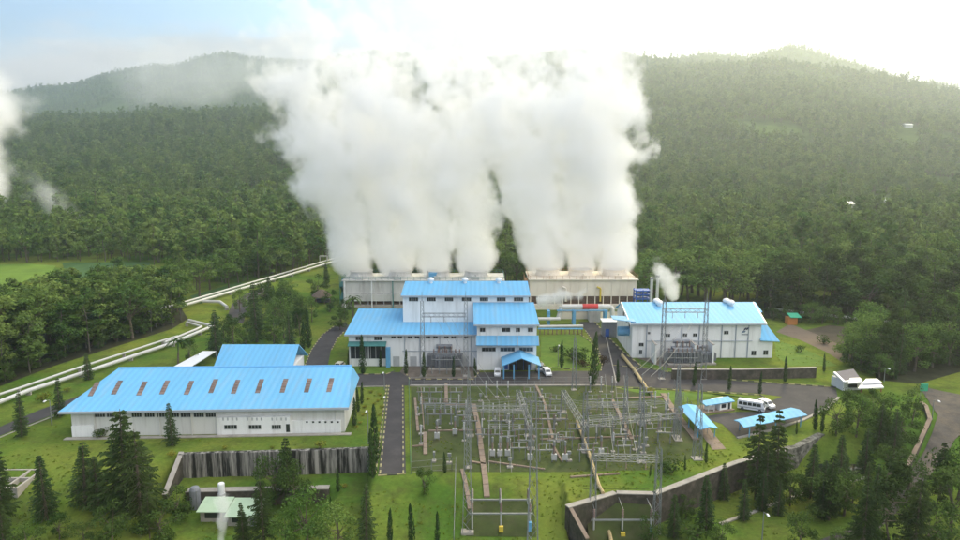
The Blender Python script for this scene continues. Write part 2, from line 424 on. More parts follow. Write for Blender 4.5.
def cypress(seed, h=5.0, width=.09, n=420):
    r = random.Random(seed); cr, tr = MB(), MB()
    tr.tube((0, 0, 0), (0, 0, h * .8), .012 * h, .004 * h, 5)
    for _ in range(n):
        f = r.random() ** 1.15; z = h * (.03 + .97 * f)
        R = h * width * (1 - f) ** .55 * min(1, .45 + f * 4) * r.uniform(.35, 1.08); a = r.uniform(0, 6.28)
        p = Vector((R * math.cos(a), R * math.sin(a), z)); o = Vector((math.cos(a), math.sin(a), 0)); s = h * .022 * r.uniform(.7, 1.4)
        t = Vector((-o.y, o.x, 0))
        cr.add([p - t * s * .5, p + o * s * .35, p + t * s * .5, p + Vector((0, 0, s * 2.2)) + o * s * .2], [(0, 1, 2, 3)])
    return cr, tr

def shrub(seed, h=1.4, n=260, wide=.62):
    r = random.Random(seed); cr, tr = MB(), MB()
    for k in range(4):
        a = r.uniform(0, 6.28); tr.tube((0, 0, 0), (math.cos(a) * .25 * h, math.sin(a) * .25 * h, h * .55), .03 * h, .012 * h, 4)
    for k in range(7):
        a = k * .9 + r.uniform(-.3, .3); R = wide * h * r.uniform(.15, .62)
        leaf_quads(cr, (R * math.cos(a), R * math.sin(a), h * r.uniform(.35, .72)), n // 7, h * .3, h * .3, h * .26, h * .07, r, .4)
    return cr, tr

def palm(seed, h=6.0):
    r = random.Random(seed); cr, tr = MB(), MB()
    tr.tube((0, 0, 0), (.1 * h * .3, 0, h * .72), .03 * h, .018 * h, 7)
    c = Vector((.03 * h, 0, h * .72))
    for k in range(15):
        a = k * 2.4; el = r.uniform(.0, 1.1); l = h * r.uniform(.34, .46); prev = c; d = Vector((math.cos(a), math.sin(a), 0)); s = Vector((-d.y, d.x, 0))
        for j in range(6):
            q = (j + 1) / 6; p = c + d * l * q * (1 - .25 * el) + Vector((0, 0, l * (el * q - .95 * q * q)))
            wv = .05 * h * (1 - q * .75)
            cr.add([prev - s * wv, prev + s * wv, p + s * wv * .8 - Vector((0, 0, wv * .7)), p - s * wv * .8 - Vector((0, 0, wv * .7))], [(0, 1, 2, 3)])
            prev = p
    return cr, tr

M_forest = leafmat('forest_leaves', (.050, .112, .026), (.185, .25, .066))
M_forest2 = leafmat('young_leaves', (.085, .16, .034), (.16, .235, .06))
M_pine = leafmat('pine_needles', (.050, .098, .034), (.10, .15, .052), .25)
M_cyp = leafmat('cypress_leaves', (.026, .060, .020), (.055, .09, .028), .15)
M_broad = leafmat('broad_leaves', (.045, .088, .022), (.092, .14, .036))
M_yel = leafmat('yellow_leaves', (.16, .19, .03), (.30, .28, .05))
M_redleaf = leafmat('red_leaves', (.05, .036, .018), (.085, .045, .022))
M_bark = pmat('bark', (.13, .105, .08), .9, .3, 3, .1)
M_palebark = pmat('pale_bark', (.13, .115, .095), .9, .3, 3, .1)

def protos(fn, seeds, lm, bm, **kw):
    out = []
    for s in seeds:
        c, t = fn(s, **kw); out.append((c.mesh('crown', lm), t.mesh('trunk', bm)))
    return out
TALL = protos(tall_tree, range(1, 9), M_forest, M_palebark, h=18.0, dens=3.6, bare=.30, size=.024, spread=.2)
TALLB = protos(broad_tree, range(21, 26), M_forest, M_bark, h=12.0, dens=2.0, size=.030)
LUSH = protos(broad_tree, range(31, 35), M_forest2, M_bark, h=9.0, dens=2.0, size=.033)

def tree(protos_, i, loc, sc, rz, name, label, group=None, cat='tree', sz=None):
    t = thing(name, label, cat, loc, rz, group); t.scale = (sc, sc, sz or sc)
    c, k = protos_[i % len(protos_)]
    link_mesh('crown', c, t); link_mesh('trunk', k, t)
    return t

# ------------------------------------------------------------------ the forest on the hills: one stuff object of instanced trees + the nearest as individuals
def far_joined(name, pr):
    """one mesh holding crown + trunk for the instanced mass"""
    c, k = pr
    me = bpy.data.meshes.new(name)
    vs = [tuple(v.co) for v in c.vertices] + [tuple(v.co) for v in k.vertices]
    n = len(c.vertices)
    fs = [tuple(p.vertices) for p in c.polygons] + [tuple(i + n for i in p.vertices) for p in k.polygons]
    me.from_pydata(vs, [], fs); me.materials.append(c.materials[0]); me.materials.append(k.materials[0])
    mi = [0] * len(c.polygons) + [1] * len(k.polygons); me.polygons.foreach_set('material_index', mi); me.update()
    return me

def forest_points():
    P = []
    rs = np.random.RandomState(5)
    Y = 236.0
    while Y < 3050:
        s = 4.7 + Y / 300.0 + (0 if Y < 2000 else 1)
        n = int(2 * .80 * Y / s)
        x = (np.arange(n) + rs.rand(n)) / n * 1.6 * Y - .8 * Y
        y = Y + (rs.rand(n) - .5) * s * 1.3
        P.append(np.stack([x, y], 1)); Y += s
    return np.concatenate(P)

def in_poly(px, py, poly):
    c = np.zeros(len(px), bool); n = len(poly)
    for i in range(n):
        x1, y1 = poly[i]; x2, y2 = poly[(i + 1) % n]
        c ^= ((y1 > py) != (y2 > py)) & (px < (x2 - x1) * (py - y1) / (y2 - y1 + 1e-9) + x1)
    return c

def project(X, Y, Z):
    dy, dz = Y, Z - H
    fw = dy * CP - dz * SP; up = dy * SP + dz * CP
    return 480 + F * X / fw, 270 - F * up / fw

# areas (photo pixels, ground) kept free of forest
CLEAR = [
 [(-40, 263), (60, 262), (150, 262), (150, 282), (60, 284), (20, 296), (-40, 305)],                # fields on the left
 [(178, 312), (240, 288), (300, 270), (345, 254), (352, 256), (352, 289), (365, 291), (640, 291), (640, 320), (300, 330), (180, 345)],   # pipeline strip and plant
 [(560, 300), (640, 292), (650, 296), (760, 298), (790, 318), (840, 322), (960, 335), (960, 345), (870, 345), (860, 380), (700, 420), (500, 420)],
]
def forest():
    P = forest_points(); X, Y = P[:, 0], P[:, 1]
    Z = zf(X, Y); px, py = project(X, Y, Z)
    ok = np.ones(len(X), bool)
    for poly in CLEAR: ok &= ~in_poly(px, py, poly)
    ok &= ~((Y < np.where((px > 340) & (px < 660), 242, 262)) & (px > 170) & (px < 800))
    ok &= ~((Y < 305) & (px < 175))
    ok &= ~((Y < 242) & (px > 150) & (px < 820))
    for hx, hy in ((880, 203), (907, 127), (848, 207)): ok &= ~((np.abs(px - hx) < 11) & (py > hy - 1) & (py < hy + 22) & (Y > 300))
    # patches of clearings on the hill
    cl = fbm(X / 90 + 40, Y / 120 + 7, 3)
    ok &= ~((cl > .215) & (Y > 380))
    ok &= (px > -120) & (px < 1080)
    X, Y, Z = X[ok], Y[ok], Z[ok]
    o = np.argsort(Y); return X[o], Y[o], Z[o]
FX, FY, FZ = forest()
rs = np.random.RandomState(3)
kindv = rs.rand(len(FX)); patch = fbm(FX / 160, FY / 160 + 3, 3)
# kinds: 0 tall, 1 broad, 2 lush young
kd = np.where(kindv + patch * 1.2 < .74, 0, np.where(kindv + patch * .6 < .93, 1, 2))
fpx, fpy = project(FX, FY, FZ)
kd = np.where((fpx > 520) & (kindv > .42), np.where(kindv > .68, 2, 1), kd)
fs = np.where(kd == 0, .92, np.where(kd == 1, 1.05, 1.1)) * (.5 + .55 * rs.rand(len(FX)) + .5 * rs.rand(len(FX)) ** 3) * np.where(FY > 2000, .85, 1)
frot = rs.rand(len(FX)) * 6.283
NIND = 84
vis = (fpx > -20) & (fpx < 980)
ind = np.zeros(len(FX), bool); ind[np.nonzero(vis)[0][:NIND]] = True
for i in np.nonzero(ind)[0]:
    pr = (TALL, TALLB, LUSH)[kd[i]]
    if fpx[i] < 350: lab, gr = 'tall forest tree at the foot of the wooded hill left of the white pipelines', 'forest trees left of the pipelines'
    elif fpx[i] < 650: lab, gr = 'forest tree standing directly behind the steaming cooling towers', 'forest trees behind the cooling towers'
    else: lab, gr = 'forest tree at the hill foot behind the thin white pipeline on the right', 'forest trees behind the right pipeline'
    tree(pr, int(rs.randint(8)), (FX[i], FY[i], FZ[i] - .1), fs[i], frot[i], 'forest_tree', lab, gr)

def forest_mass():
    k = ~ind
    me = bpy.data.meshes.new('forest'); n = int(k.sum())
    me.vertices.add(n); me.vertices.foreach_set('co', np.stack([FX[k], FY[k], FZ[k] - .2 - np.clip((FY[k] - 900) / 600, 0, 3)], 1).ravel())
    a = me.attributes.new('tree_scale', 'FLOAT', 'POINT'); a.data.foreach_set('value', fs[k].astype(np.float32))
    a = me.attributes.new('tree_turn', 'FLOAT_VECTOR', 'POINT'); v = np.zeros((n, 3), np.float32); v[:, 2] = frot[k]; a.data.foreach_set('vector', v.ravel())
    idx = np.where(kd[k] == 0, np.where(rs.rand(n) < .16, 13 + rs.randint(0, 3, n), rs.randint(0, 6, n)), np.where(kd[k] == 1, 6 + rs.randint(0, 4, n), 10 + rs.randint(0, 3, n)))
    a = me.attributes.new('tree_kind', 'INT', 'POINT'); a.data.foreach_set('value', idx.astype(np.int32))
    kc = bpy.data.collections.new('tree_kinds')
    def fp(fn, seed, lm, bm, **kw):
        c, t = fn(seed, **kw); return (c.mesh('crown', lm), t.mesh('trunk', bm))
    lst = [fp(tall_tree, 50 + s, M_forest, M_bark, h=18.0, dens=1.15, bare=.26, size=.046, spread=.23) for s in range(6)]
    lst += [fp(broad_tree, 60 + s, M_forest, M_bark, h=12.0, dens=.8, size=.055) for s in range(4)]
    lst += [fp(broad_tree, 70 + s, M_forest2, M_bark, h=9.0, dens=.8, size=.06) for s in range(3)]
    lst += [fp(conifer, 80 + s, M_forest, M_bark, h=19.0, width=.15, tiers=11, dens=.9, bare=.2) for s in range(2)] + [fp(tall_tree, 88, M_forest2, M_palebark, h=23.0, dens=.8, bare=.45, size=.04, spread=.15)]
    for j, pr in enumerate(lst):
        kc.objects.link(bpy.data.objects.new('kind_%02d' % j, far_joined('kind_%02d' % j, pr)))
    ng = bpy.data.node_groups.new('forest_nodes', 'GeometryNodeTree')
    ng.interface.new_socket('Geometry', in_out='INPUT', socket_type='NodeSocketGeometry'); ng.interface.new_socket('Geometry', in_out='OUTPUT', socket_type='NodeSocketGeometry')
    N, L = ng.nodes.new, ng.links.new
    gi, go = N('NodeGroupInput'), N('NodeGroupOutput'); ip = N('GeometryNodeInstanceOnPoints'); ci = N('GeometryNodeCollectionInfo')
    ci.inputs['Collection'].default_value = kc; ci.inputs['Separate Children'].default_value = True; ci.inputs['Reset Children'].default_value = True
    def at(nm, ty):
        x = N('GeometryNodeInputNamedAttribute'); x.data_type = ty; x.inputs['Name'].default_value = nm; return x.outputs['Attribute']
    L(gi.outputs[0], ip.inputs['Points']); L(ci.outputs[0], ip.inputs['Instance']); ip.inputs['Pick Instance'].default_value = True
    L(at('tree_kind', 'INT'), ip.inputs['Instance Index']); L(at('tree_scale', 'FLOAT'), ip.inputs['Scale']); L(at('tree_turn', 'FLOAT_VECTOR'), ip.inputs['Rotation'])
    L(ip.outputs[0], go.inputs[0])
    o = bpy.data.objects.new('forest', me); COL.objects.link(o); o['kind'] = 'stuff'; o['label'] = 'dense mixed forest covering the hills behind the plant'; o['category'] = 'forest'
    md = o.modifiers.new('forest', 'NODES'); md.node_group = ng
    print('forest', n)
forest_mass()

# ------------------------------------------------------------------ rough grass tufts on the lawns
def grass_tufts():
    polys = [[(-40, 452), (372, 448), (372, 440), (60, 441), (66, 416), (0, 442), (-40, 460)], [(-40, 455), (168, 455), (150, 548), (-40, 548)], [(192, 486), (378, 480), (560, 477), (566, 548), (200, 548)],
             [(560, 476), (700, 446), (760, 436), (770, 446), (660, 484), (572, 500)], [(600, 548), (700, 486), (780, 456), (900, 446), (900, 470), (800, 530), (700, 548)], [(350, 390), (384, 388), (374, 446), (346, 446)],
             [(414, 390), (598, 388), (690, 440), (650, 468), (566, 471), (414, 470)], [(775, 336), (820, 356), (836, 366), (776, 362)]]
    r = np.random.RandomState(8); P = []
    for poly, n in zip(polys, (60, 350, 500, 400, 600, 20, 700, 60)):
        W = [T(*p) for p in poly]; xs = [p.x for p in W]; ys = [p.y for p in W]
        x = r.uniform(min(xs), max(xs), n * 3); y = r.uniform(min(ys), max(ys), n * 3); k = in_poly(x, y, [(p.x, p.y) for p in W]); c = fbm(x / 7, y / 7, 3)
        k &= c > -.06
        x, y = x[k][:n], y[k][:n]; P.append(np.stack([x, y, zf(x, y)], 1))
    P = np.concatenate(P); n = len(P)
    me = bpy.data.meshes.new('grass'); me.vertices.add(n); me.vertices.foreach_set('co', P.ravel())
    a = me.attributes.new('tree_scale', 'FLOAT', 'POINT'); a.data.foreach_set('value', r.uniform(.3, .9, n).astype(np.float32))
    a = me.attributes.new('tree_turn', 'FLOAT_VECTOR', 'POINT'); v = np.zeros((n, 3), np.float32); v[:, 2] = r.uniform(0, 6.28, n); a.data.foreach_set('vector', v.ravel())
    a = me.attributes.new('tree_kind', 'INT', 'POINT'); a.data.foreach_set('value', r.randint(0, 4, n).astype(np.int32))
    kc = bpy.data.collections.new('tuft_kinds'); M1 = leafmat('tuft_green', (.13, .22, .03), (.26, .29, .05), .45)
    for j in range(4):
        q = random.Random(90 + j); mb = MB()
        for b in range(22):
            a0 = q.uniform(0, 6.28); R = q.uniform(0, .28); x, y = R * math.cos(a0), R * math.sin(a0); h = q.uniform(.14, .36); d = q.uniform(0, 6.28); w_ = .045
            lx, ly = math.cos(d) * h * .5, math.sin(d) * h * .5
            mb.add([(x - w_ * math.sin(d), y + w_ * math.cos(d), -.03), (x + w_ * math.sin(d), y - w_ * math.cos(d), -.03), (x + lx, y + ly, h)], [(0, 1, 2)])
        kc.objects.link(bpy.data.objects.new('tuft_%d' % j, mb.mesh('tuft', M1)))
    ng = bpy.data.node_groups['forest_nodes'].copy(); ng.name = 'tuft_nodes'
    [x for x in ng.nodes if x.type == 'COLLECTION_INFO'][0].inputs['Collection'].default_value = kc
    o = bpy.data.objects.new('grass', me); COL.objects.link(o); o['kind'] = 'stuff'; o['label'] = 'rough tufts of grass on the lawns and in the switchyard'; o['category'] = 'grass'
    o.modifiers.new('grass', 'NODES').node_group = ng
grass_tufts()

# ------------------------------------------------------------------ haze
def make_haze():
    mb = MB(); mb.box(-3700, 3700, -60, 3450, -9.5, 640)
    m = bpy.data.materials.new('haze_air'); nt, N, L = nodes_of(m)
    out = N('ShaderNodeOutputMaterial'); p = N('ShaderNodeVolumePrincipled')
    p.inputs['Color'].default_value = (.84, .92, 1, 1); p.inputs['Density'].default_value = HAZE; p.inputs['Anisotropy'].default_value = .72
    L(p.outputs[0], out.inputs['Volume'])
    o = mb.build('haze', m); o['kind'] = 'stuff'; o['label'] = 'pale haze filling the air over the valley'; o['category'] = 'haze'
HAZE = .000215
make_haze()

# ------------------------------------------------------------------ steam
def steam_mat(name, r0, r1, L_, dens, scale, amp=.95, power=.75, edge=.4, fade0=.72):
    m = bpy.data.materials.new(name); nt, N, L = nodes_of(m)
    out = N('ShaderNodeOutputMaterial'); p = N('ShaderNodeVolumePrincipled')
    p.inputs['Color'].default_value = (.996, .996, .996, 1); p.inputs['Anisotropy'].default_value = 0
    def M(op, a, b=None, c=None):
        x = N('ShaderNodeMath'); x.operation = op
        for k, s in enumerate((a, b, c)):
            if s is None: continue
            if isinstance(s, (int, float)): x.inputs[k].default_value = s
            else: L(s, x.inputs[k])
        return x.outputs[0]
    tc = N('ShaderNodeTexCoord'); sx = N('ShaderNodeSeparateXYZ'); L(tc.outputs['Object'], sx.inputs[0])
    oi = N('ShaderNodeObjectInfo')
    X, Y, Z = sx.outputs
    t = M('MULTIPLY', M('MAXIMUM', Z, 0.0), 1 / L_)
    R = M('MULTIPLY_ADD', M('POWER', t, power), r1 - r0, r0)
    d = M('DIVIDE', M('SQRT', M('ADD', M('MULTIPLY', X, X), M('MULTIPLY', Y, Y))), R)
    off = N('ShaderNodeCombineXYZ'); L(M('MULTIPLY', oi.outputs['Random'], 97.0), off.inputs[0]); L(M('MULTIPLY', oi.outputs['Random'], 41.0), off.inputs[1])
    va = N('ShaderNodeVectorMath'); L(tc.outputs['Object'], va.inputs[0]); L(off.outputs[0], va.inputs[1])
    n = N('ShaderNodeTexNoise'); n.inputs['Scale'].default_value = scale; n.inputs['Detail'].default_value = 4.5; n.inputs['Roughness'].default_value = .56; L(va.outputs[0], n.inputs['Vector'])
    # calm near the outlet, billowing higher up
    A = N('ShaderNodeMapRange'); L(t, A.inputs[0]); A.inputs[1].default_value = 0; A.inputs[2].default_value = 1; A.inputs[3].default_value = amp * .4; A.inputs[4].default_value = amp * 1.75
    s = M('ADD', M('SUBTRACT', 1.0, d), M('MULTIPLY', M('MULTIPLY', M('SUBTRACT', n.outputs['Fac'], .52), 2.0), A.outputs[0]))
    er = N('ShaderNodeMapRange'); L(t, er.inputs[0]); er.inputs[1].default_value = fade0; er.inputs[2].default_value = 1; er.inputs[3].default_value = 0; er.inputs[4].default_value = 1.5
    s = M('SUBTRACT', s, er.outputs[0])
    sm = N('ShaderNodeMapRange'); sm.interpolation_type = 'SMOOTHSTEP'; L(s, sm.inputs[0]); sm.inputs[1].default_value = 0; sm.inputs[2].default_value = edge
    fd = N('ShaderNodeMapRange'); fd.interpolation_type = 'SMOOTHSTEP'; L(t, fd.inputs[0]); fd.inputs[1].default_value = fade0 * .5 + .3; fd.inputs[2].default_value = 1; fd.inputs[3].default_value = 1; fd.inputs[4].default_value = 0
    thin = M('POWER', M('DIVIDE', r0, R), .9)
    L(M('MULTIPLY', M('MULTIPLY', M('MULTIPLY', sm.outputs[0], fd.outputs[0]), thin), dens), p.inputs['Density'])
    L(p.outputs[0], out.inputs['Volume'])
    return m

def steam_body(L_, r0, r1, power=.75, mult=1.28, n=28, rings=16, seed=0):
    r = random.Random(seed); mb = MB(); prof = []
    ph = [r.uniform(0, 6.28) for _ in range(4)]
    vs = []
    for k in range(rings + 1):
        t = k / rings; R = (r0 + (r1 - r0) * t ** power) * (mult if k else mult * .95)
        if k == rings: R *= .8
        for i in range(n):
            a = 2 * math.pi * i / n
            q = R * (1 + t * (.05 * math.sin(3 * a + ph[0] + 7 * t) + .05 * math.sin(2 * a + ph[1] + 11 * t)))
            vs.append((q * math.cos(a), q * math.sin(a), t * L_))
    fs = [(k*n+i, k*n+(i+1) % n, (k+1)*n+(i+1) % n, (k+1)*n+i) for k in range(rings) for i in range(n)]
    fs += [tuple(range(n))[::-1], tuple(range(rings*n, (rings+1)*n))]
    mb.add(vs, fs); return mb

def plume(name, base, top, r0, r1, mat, label, group=None, power=.75, seed=0):
    d = Vector(top) - Vector(base); L_ = d.length
    o = bpy.data.objects.new(name, steam_body(L_, r0, r1, power, seed=seed).mesh(name, mat)); COL.objects.link(o)
    o.location = base; o.rotation_euler = d.to_track_quat('Z', 'Y').to_euler()
    tag(o, label, 'steam', group)
    return o
# ------------------------------------------------------------------ steam
YT = 222.0
PL_L = 112.0
ST = steam_mat('steam', 4.6, 20, PL_L, .42, .085, amp=1.85, edge=.3, fade0=.43, power=.62)
_pl = [(361, 284, 'leftmost of four white steam plumes rising from the grey cooling tower, leaning left'),
       (400, 336, 'second steam plume from the left above the grey cooling tower'),
       (438, 384, 'third steam plume from the left above the grey cooling tower'),
       (476, 455, 'fourth plume of the grey tower, next to the dark gap of trees'),
       (548, 496, 'left plume of the three rising from the cream cooling tower'),
       (581, 560, 'middle plume of the three rising from the cream cooling tower'),
       (615, 600, 'rightmost of all the big plumes, rising from the cream cooling tower')]
for k, (bx, tx, lab) in enumerate(_pl):
    b = V(bx, 275, YT + 6); t = V(tx, 40, YT + 4 + (k % 2) * 5)
    d = t - b; t = b + d * (PL_L * (.94, .86, 1.0, .9, .97, 1.03, .88)[k] / d.length)
    plume('steam_plume', b, t, 4.6, 20, ST, lab, 'steam plumes of the cooling towers', power=.62, seed=k)
ST2 = steam_mat('steam_puff', 1.8, 5.0, 22, 1.0, .2, amp=1.1, fade0=.3, edge=.6)
plume('steam_puff', V(537, 302, 206), V(537, 302, 206) + Vector((20, 2, 4)) , 1.6, 5.2, ST2, 'small dense white puff drifting right in front of the cream cooling tower', seed=21)
ST3 = steam_mat('vent_steam', 1.2, 6.0, 17, 1.1, .25, amp=1.4, fade0=.45, edge=.7)
plume('vent_steam', V(675, 300, 203), V(675, 300, 203) + Vector((-7, 0, 15.5)), 1.2, 6.0, ST3, 'wispy steam leaning left over the vents behind the right hall', seed=22)
ST4 = steam_mat('hut_steam', .5, 1.5, 11, 1.0, .6, amp=1.2, fade0=.6, edge=.6)
plume('hut_steam', V(221, 546, 89), V(223, 494, 89), .5, 1.5, ST4, 'thin upright jet of steam in front of the pale green roof', seed=23)
ST5 = steam_mat('edge_steam', 9, 44, 140, .34, .035, amp=1.3, fade0=.5, edge=.8)
plume('edge_steam', T(-22, 225) , T(-22, 225) + Vector((14, 0, 139)), 9, 44, ST5, 'soft steam cloud rising over the forest at the left edge of the view', seed=24)
ST6 = steam_mat('forest_wisp', 4, 16, 70, .09, .07, amp=1.3, fade0=.5, edge=.9)
plume('forest_wisp', T(86, 238), T(86, 238) + Vector((-44, 0, 52)), 4, 16, ST6, 'faint wisp of steam among the dark trees on the left hillside', seed=25)
ST7 = steam_mat('hill_mist', 50, 170, 900, .006, .006, amp=1.6, fade0=.5)
plume('hill_mist', V(330, 70, 1950), V(60, 74, 2050), 60, 150, ST7, 'thin pale mist lying along the far blue ridge on the left', seed=26)

# ------------------------------------------------------------------ building materials
def roofmat(name, col, axis=0, pitch=3.6, dirt=(.30, .42, .5)):
    m = pmat(name, col, .62, .07, .12, .12, dirt=dirt, dirt_scale=.5, dirt_amt=.5, stretch=((1.4, .22, .22) if axis == 0 else (.22, 1.4, 1)))
    nt = m.node_tree; N, L = nt.nodes.new, nt.links.new
    b = [n for n in nt.nodes if n.type == 'BSDF_PRINCIPLED'][0]
    g = N('ShaderNodeNewGeometry'); w = N('ShaderNodeTexWave'); w.wave_type = 'BANDS'; w.bands_direction = 'XY'[axis]
    w.inputs['Scale'].default_value = 1 / pitch; L(g.outputs['Position'], w.inputs['Vector'])
    src = b.inputs['Base Color'].links[0].from_socket; rr = N('ShaderNodeMapRange'); rr.inputs[3].default_value = .93; rr.inputs[4].default_value = 1.03; L(w.outputs['Fac'], rr.inputs[0])
    mm = N('ShaderNodeMix'); mm.data_type = 'RGBA'; mm.blend_type = 'MULTIPLY'; mm.inputs[0].default_value = 1; L(src, mm.inputs[6]); L(rr.outputs[0], mm.inputs[7]); L(mm.outputs[2], b.inputs['Base Color'])
    bp = N('ShaderNodeBump'); bp.inputs['Strength'].default_value = .12; bp.inputs['Distance'].default_value = .04; L(w.outputs['Fac'], bp.inputs['Height']); L(bp.outputs[0], b.inputs['Normal'])
    return m
BLUE = (.155, .43, .68)
R_blue = roofmat('blue_roof_sheet', BLUE)
R_blueY = roofmat('blue_roof_sheet_side', BLUE, 1)
M_white = pmat('white_plaster', (.82, .82, .80), .8, .05, .3, .2, dirt=(.40, .38, .34), dirt_scale=.4, stretch=(1.3, 1.3, .12), dirt_amt=.55)
M_clad = pmat('ribbed_cladding', (.68, .67, .63), .7, .05, .5, .2, dirt=(.40, .37, .33), dirt_scale=.4, stretch=(2, 2, .14), dirt_amt=.6)
M_wpaint = pmat('white_paint', (.8, .8, .79), .4, .05, 1.5, .4)
M_pipe = pmat('pipe_cladding', (.60, .59, .56), .4, .1, .8, .5, dirt=(.42, .38, .33), dirt_scale=.4, dirt_amt=.5)
M_glass = pmat('dark_glass', (.025, .03, .034), .12, .2, 1, .6)
M_dark = pmat('dark_void', (.03, .028, .026), .9, .3, 1)
M_fascia = pmat('grey_fascia', (.36, .40, .44), .6, .1)
M_alu = pmat('window_frame', (.42, .43, .43), .5, .1)
M_cream = pmat('cream_casing', (.80, .72, .60), .75, .05, .3, .2, dirt=(.56, .45, .33), dirt_scale=.16, stretch=(1, 1, .3), dirt_amt=.5)
M_greyct = pmat('weathered_casing', (.56, .55, .52), .8, .12, .4, .2, dirt=(.22, .19, .17), dirt_scale=.35, stretch=(1, 1, .25), dirt_amt=.7)
M_teal = pmat('teal_paint', (.06, .20, .19), .6, .15, 1)
M_steelblue = pmat('blue_steel', (.13, .36, .58), .5, .12, 1)
M_deepblue = pmat('deep_blue_steel', (.03, .11, .42), .5, .12, 1)
M_red = pmat('red_paint', (.55, .05, .05), .5, .1)
M_galv = pmat('galvanised_steel', (.24, .25, .25), .6, .15, 2, .4, .2)
M_transf = pmat('transformer_grey', (.22, .23, .25), .5, .15, 2)
M_conc = pmat('concrete', (.36, .33, .29), .9, .15, .7, .2, dirt=(.16, .14, .11), dirt_scale=.5)
M_rust = pmat('brown_steel', (.20, .13, .09), .8, .25, 2)
M_porc = pmat('brown_porcelain', (.17, .11, .09), .35, .15, 3, .5)
M_porcg = pmat('grey_porcelain', (.42, .42, .41), .35, .1, 3, .5)
M_skylight = pmat('skylight_sheet', (.19, .135, .11), .5, .5, .35, dirt=(.09, .07, .06), dirt_scale=1.2)
M_navy = pmat('navy_roof', (.04, .04, .085), .6, .15, 1)
M_thatch = pmat('thatch', (.16, .12, .09), .95, .2, 2)
M_mint = pmat('mint_roof', (.40, .52, .36), .7, .1, .5, dirt=(.3, .36, .26), dirt_scale=.5)
M_brick = pmat('red_brick', (.30, .13, .08), .9, .2, 2)
M_green = pmat('green_board', (.05, .38, .22), .6, .08)
M_yellow = pmat('yellow_paint', (.62, .46, .06), .6, .12, 2)
M_black = pmat('black_paint', (.025, .025, .025), .7, .2)
M_tan = pmat('tan_concrete', (.25, .19, .145), .9, .18, .9, .2, dirt=(.2, .16, .12), dirt_scale=.6)
M_stone = pmat('stone_wall', (.105, .088, .074), .95, .35, 1.3, .1, dirt=(.05, .05, .035), dirt_scale=.6, dirt_amt=.85, bump=.6, dirt_lo=.42, dirt_hi=.62)
M_streak = pmat('streaked_concrete', (.34, .32, .29), .95, .35, .9, .1, dirt=(.016, .016, .014), dirt_scale=.8, stretch=(1.5, 1.5, .09), dirt_amt=.97, dirt_lo=.40, dirt_hi=.56)

def window(parent, x0, x1, z0, z1, y, bars=1, side=None):
    """front-facing window in the plane y (proud 3 cm), dark pane with a frame child; side='x' puts it in the plane x=y facing -x"""
    def q(a0, a1, b0, b1, o0, o1):
        mb = MB()
        if side is None: mb.box(a0, a1, y - o1, y - o0, b0, b1)
        else: mb.box(y - o1, y - o0, a0, a1, b0, b1)
        return mb
    w_ = q(x0, x1, z0, z1, .0, .03).build('window', M_glass, parent)
    fr = MB(); t = .07
    for (a0, a1, b0, b1) in [(x0 - t, x1 + t, z0 - t, z0), (x0 - t, x1 + t, z1, z1 + t), (x0 - t, x0, z0, z1), (x1, x1 + t, z0, z1)] + \
            [((x0 + (x1 - x0) * k / (bars + 1)) - .03, (x0 + (x1 - x0) * k / (bars + 1)) + .03, z0, z1) for k in range(1, bars + 1)]:
        m2 = q(a0, a1, b0, b1, 0, .06); fr.add(m2.v, m2.f)
    fr.build('frame', M_alu, w_)
    return w_
def wpx(parent, px0, px1, py0, py1, Y, bars=1):
    a, b = V(px0, py1, Y), V(px1, py0, Y)
    return window(parent, a.x, b.x, a.z, b.z, Y, bars)

def vent(parent, x, y, z, s=1.0):
    mb = MB(); mb.lathe([(.5*s, -.3*s), (.5*s, .4*s), (.8*s, .5*s), (.95*s, .9*s), (.75*s, 1.3*s), (.3*s, 1.5*s), (.05*s, 1.55*s)], 12, (x, y, z))
    mb.build('roof_vent', M_wpaint, parent)

def gutter(parent, x0, x1, y, z):
    mb = MB(); mb.box(x0, x1, y - .18, y - .003, z - .32, z + .02); mb.build('gutter', M_fascia, parent)

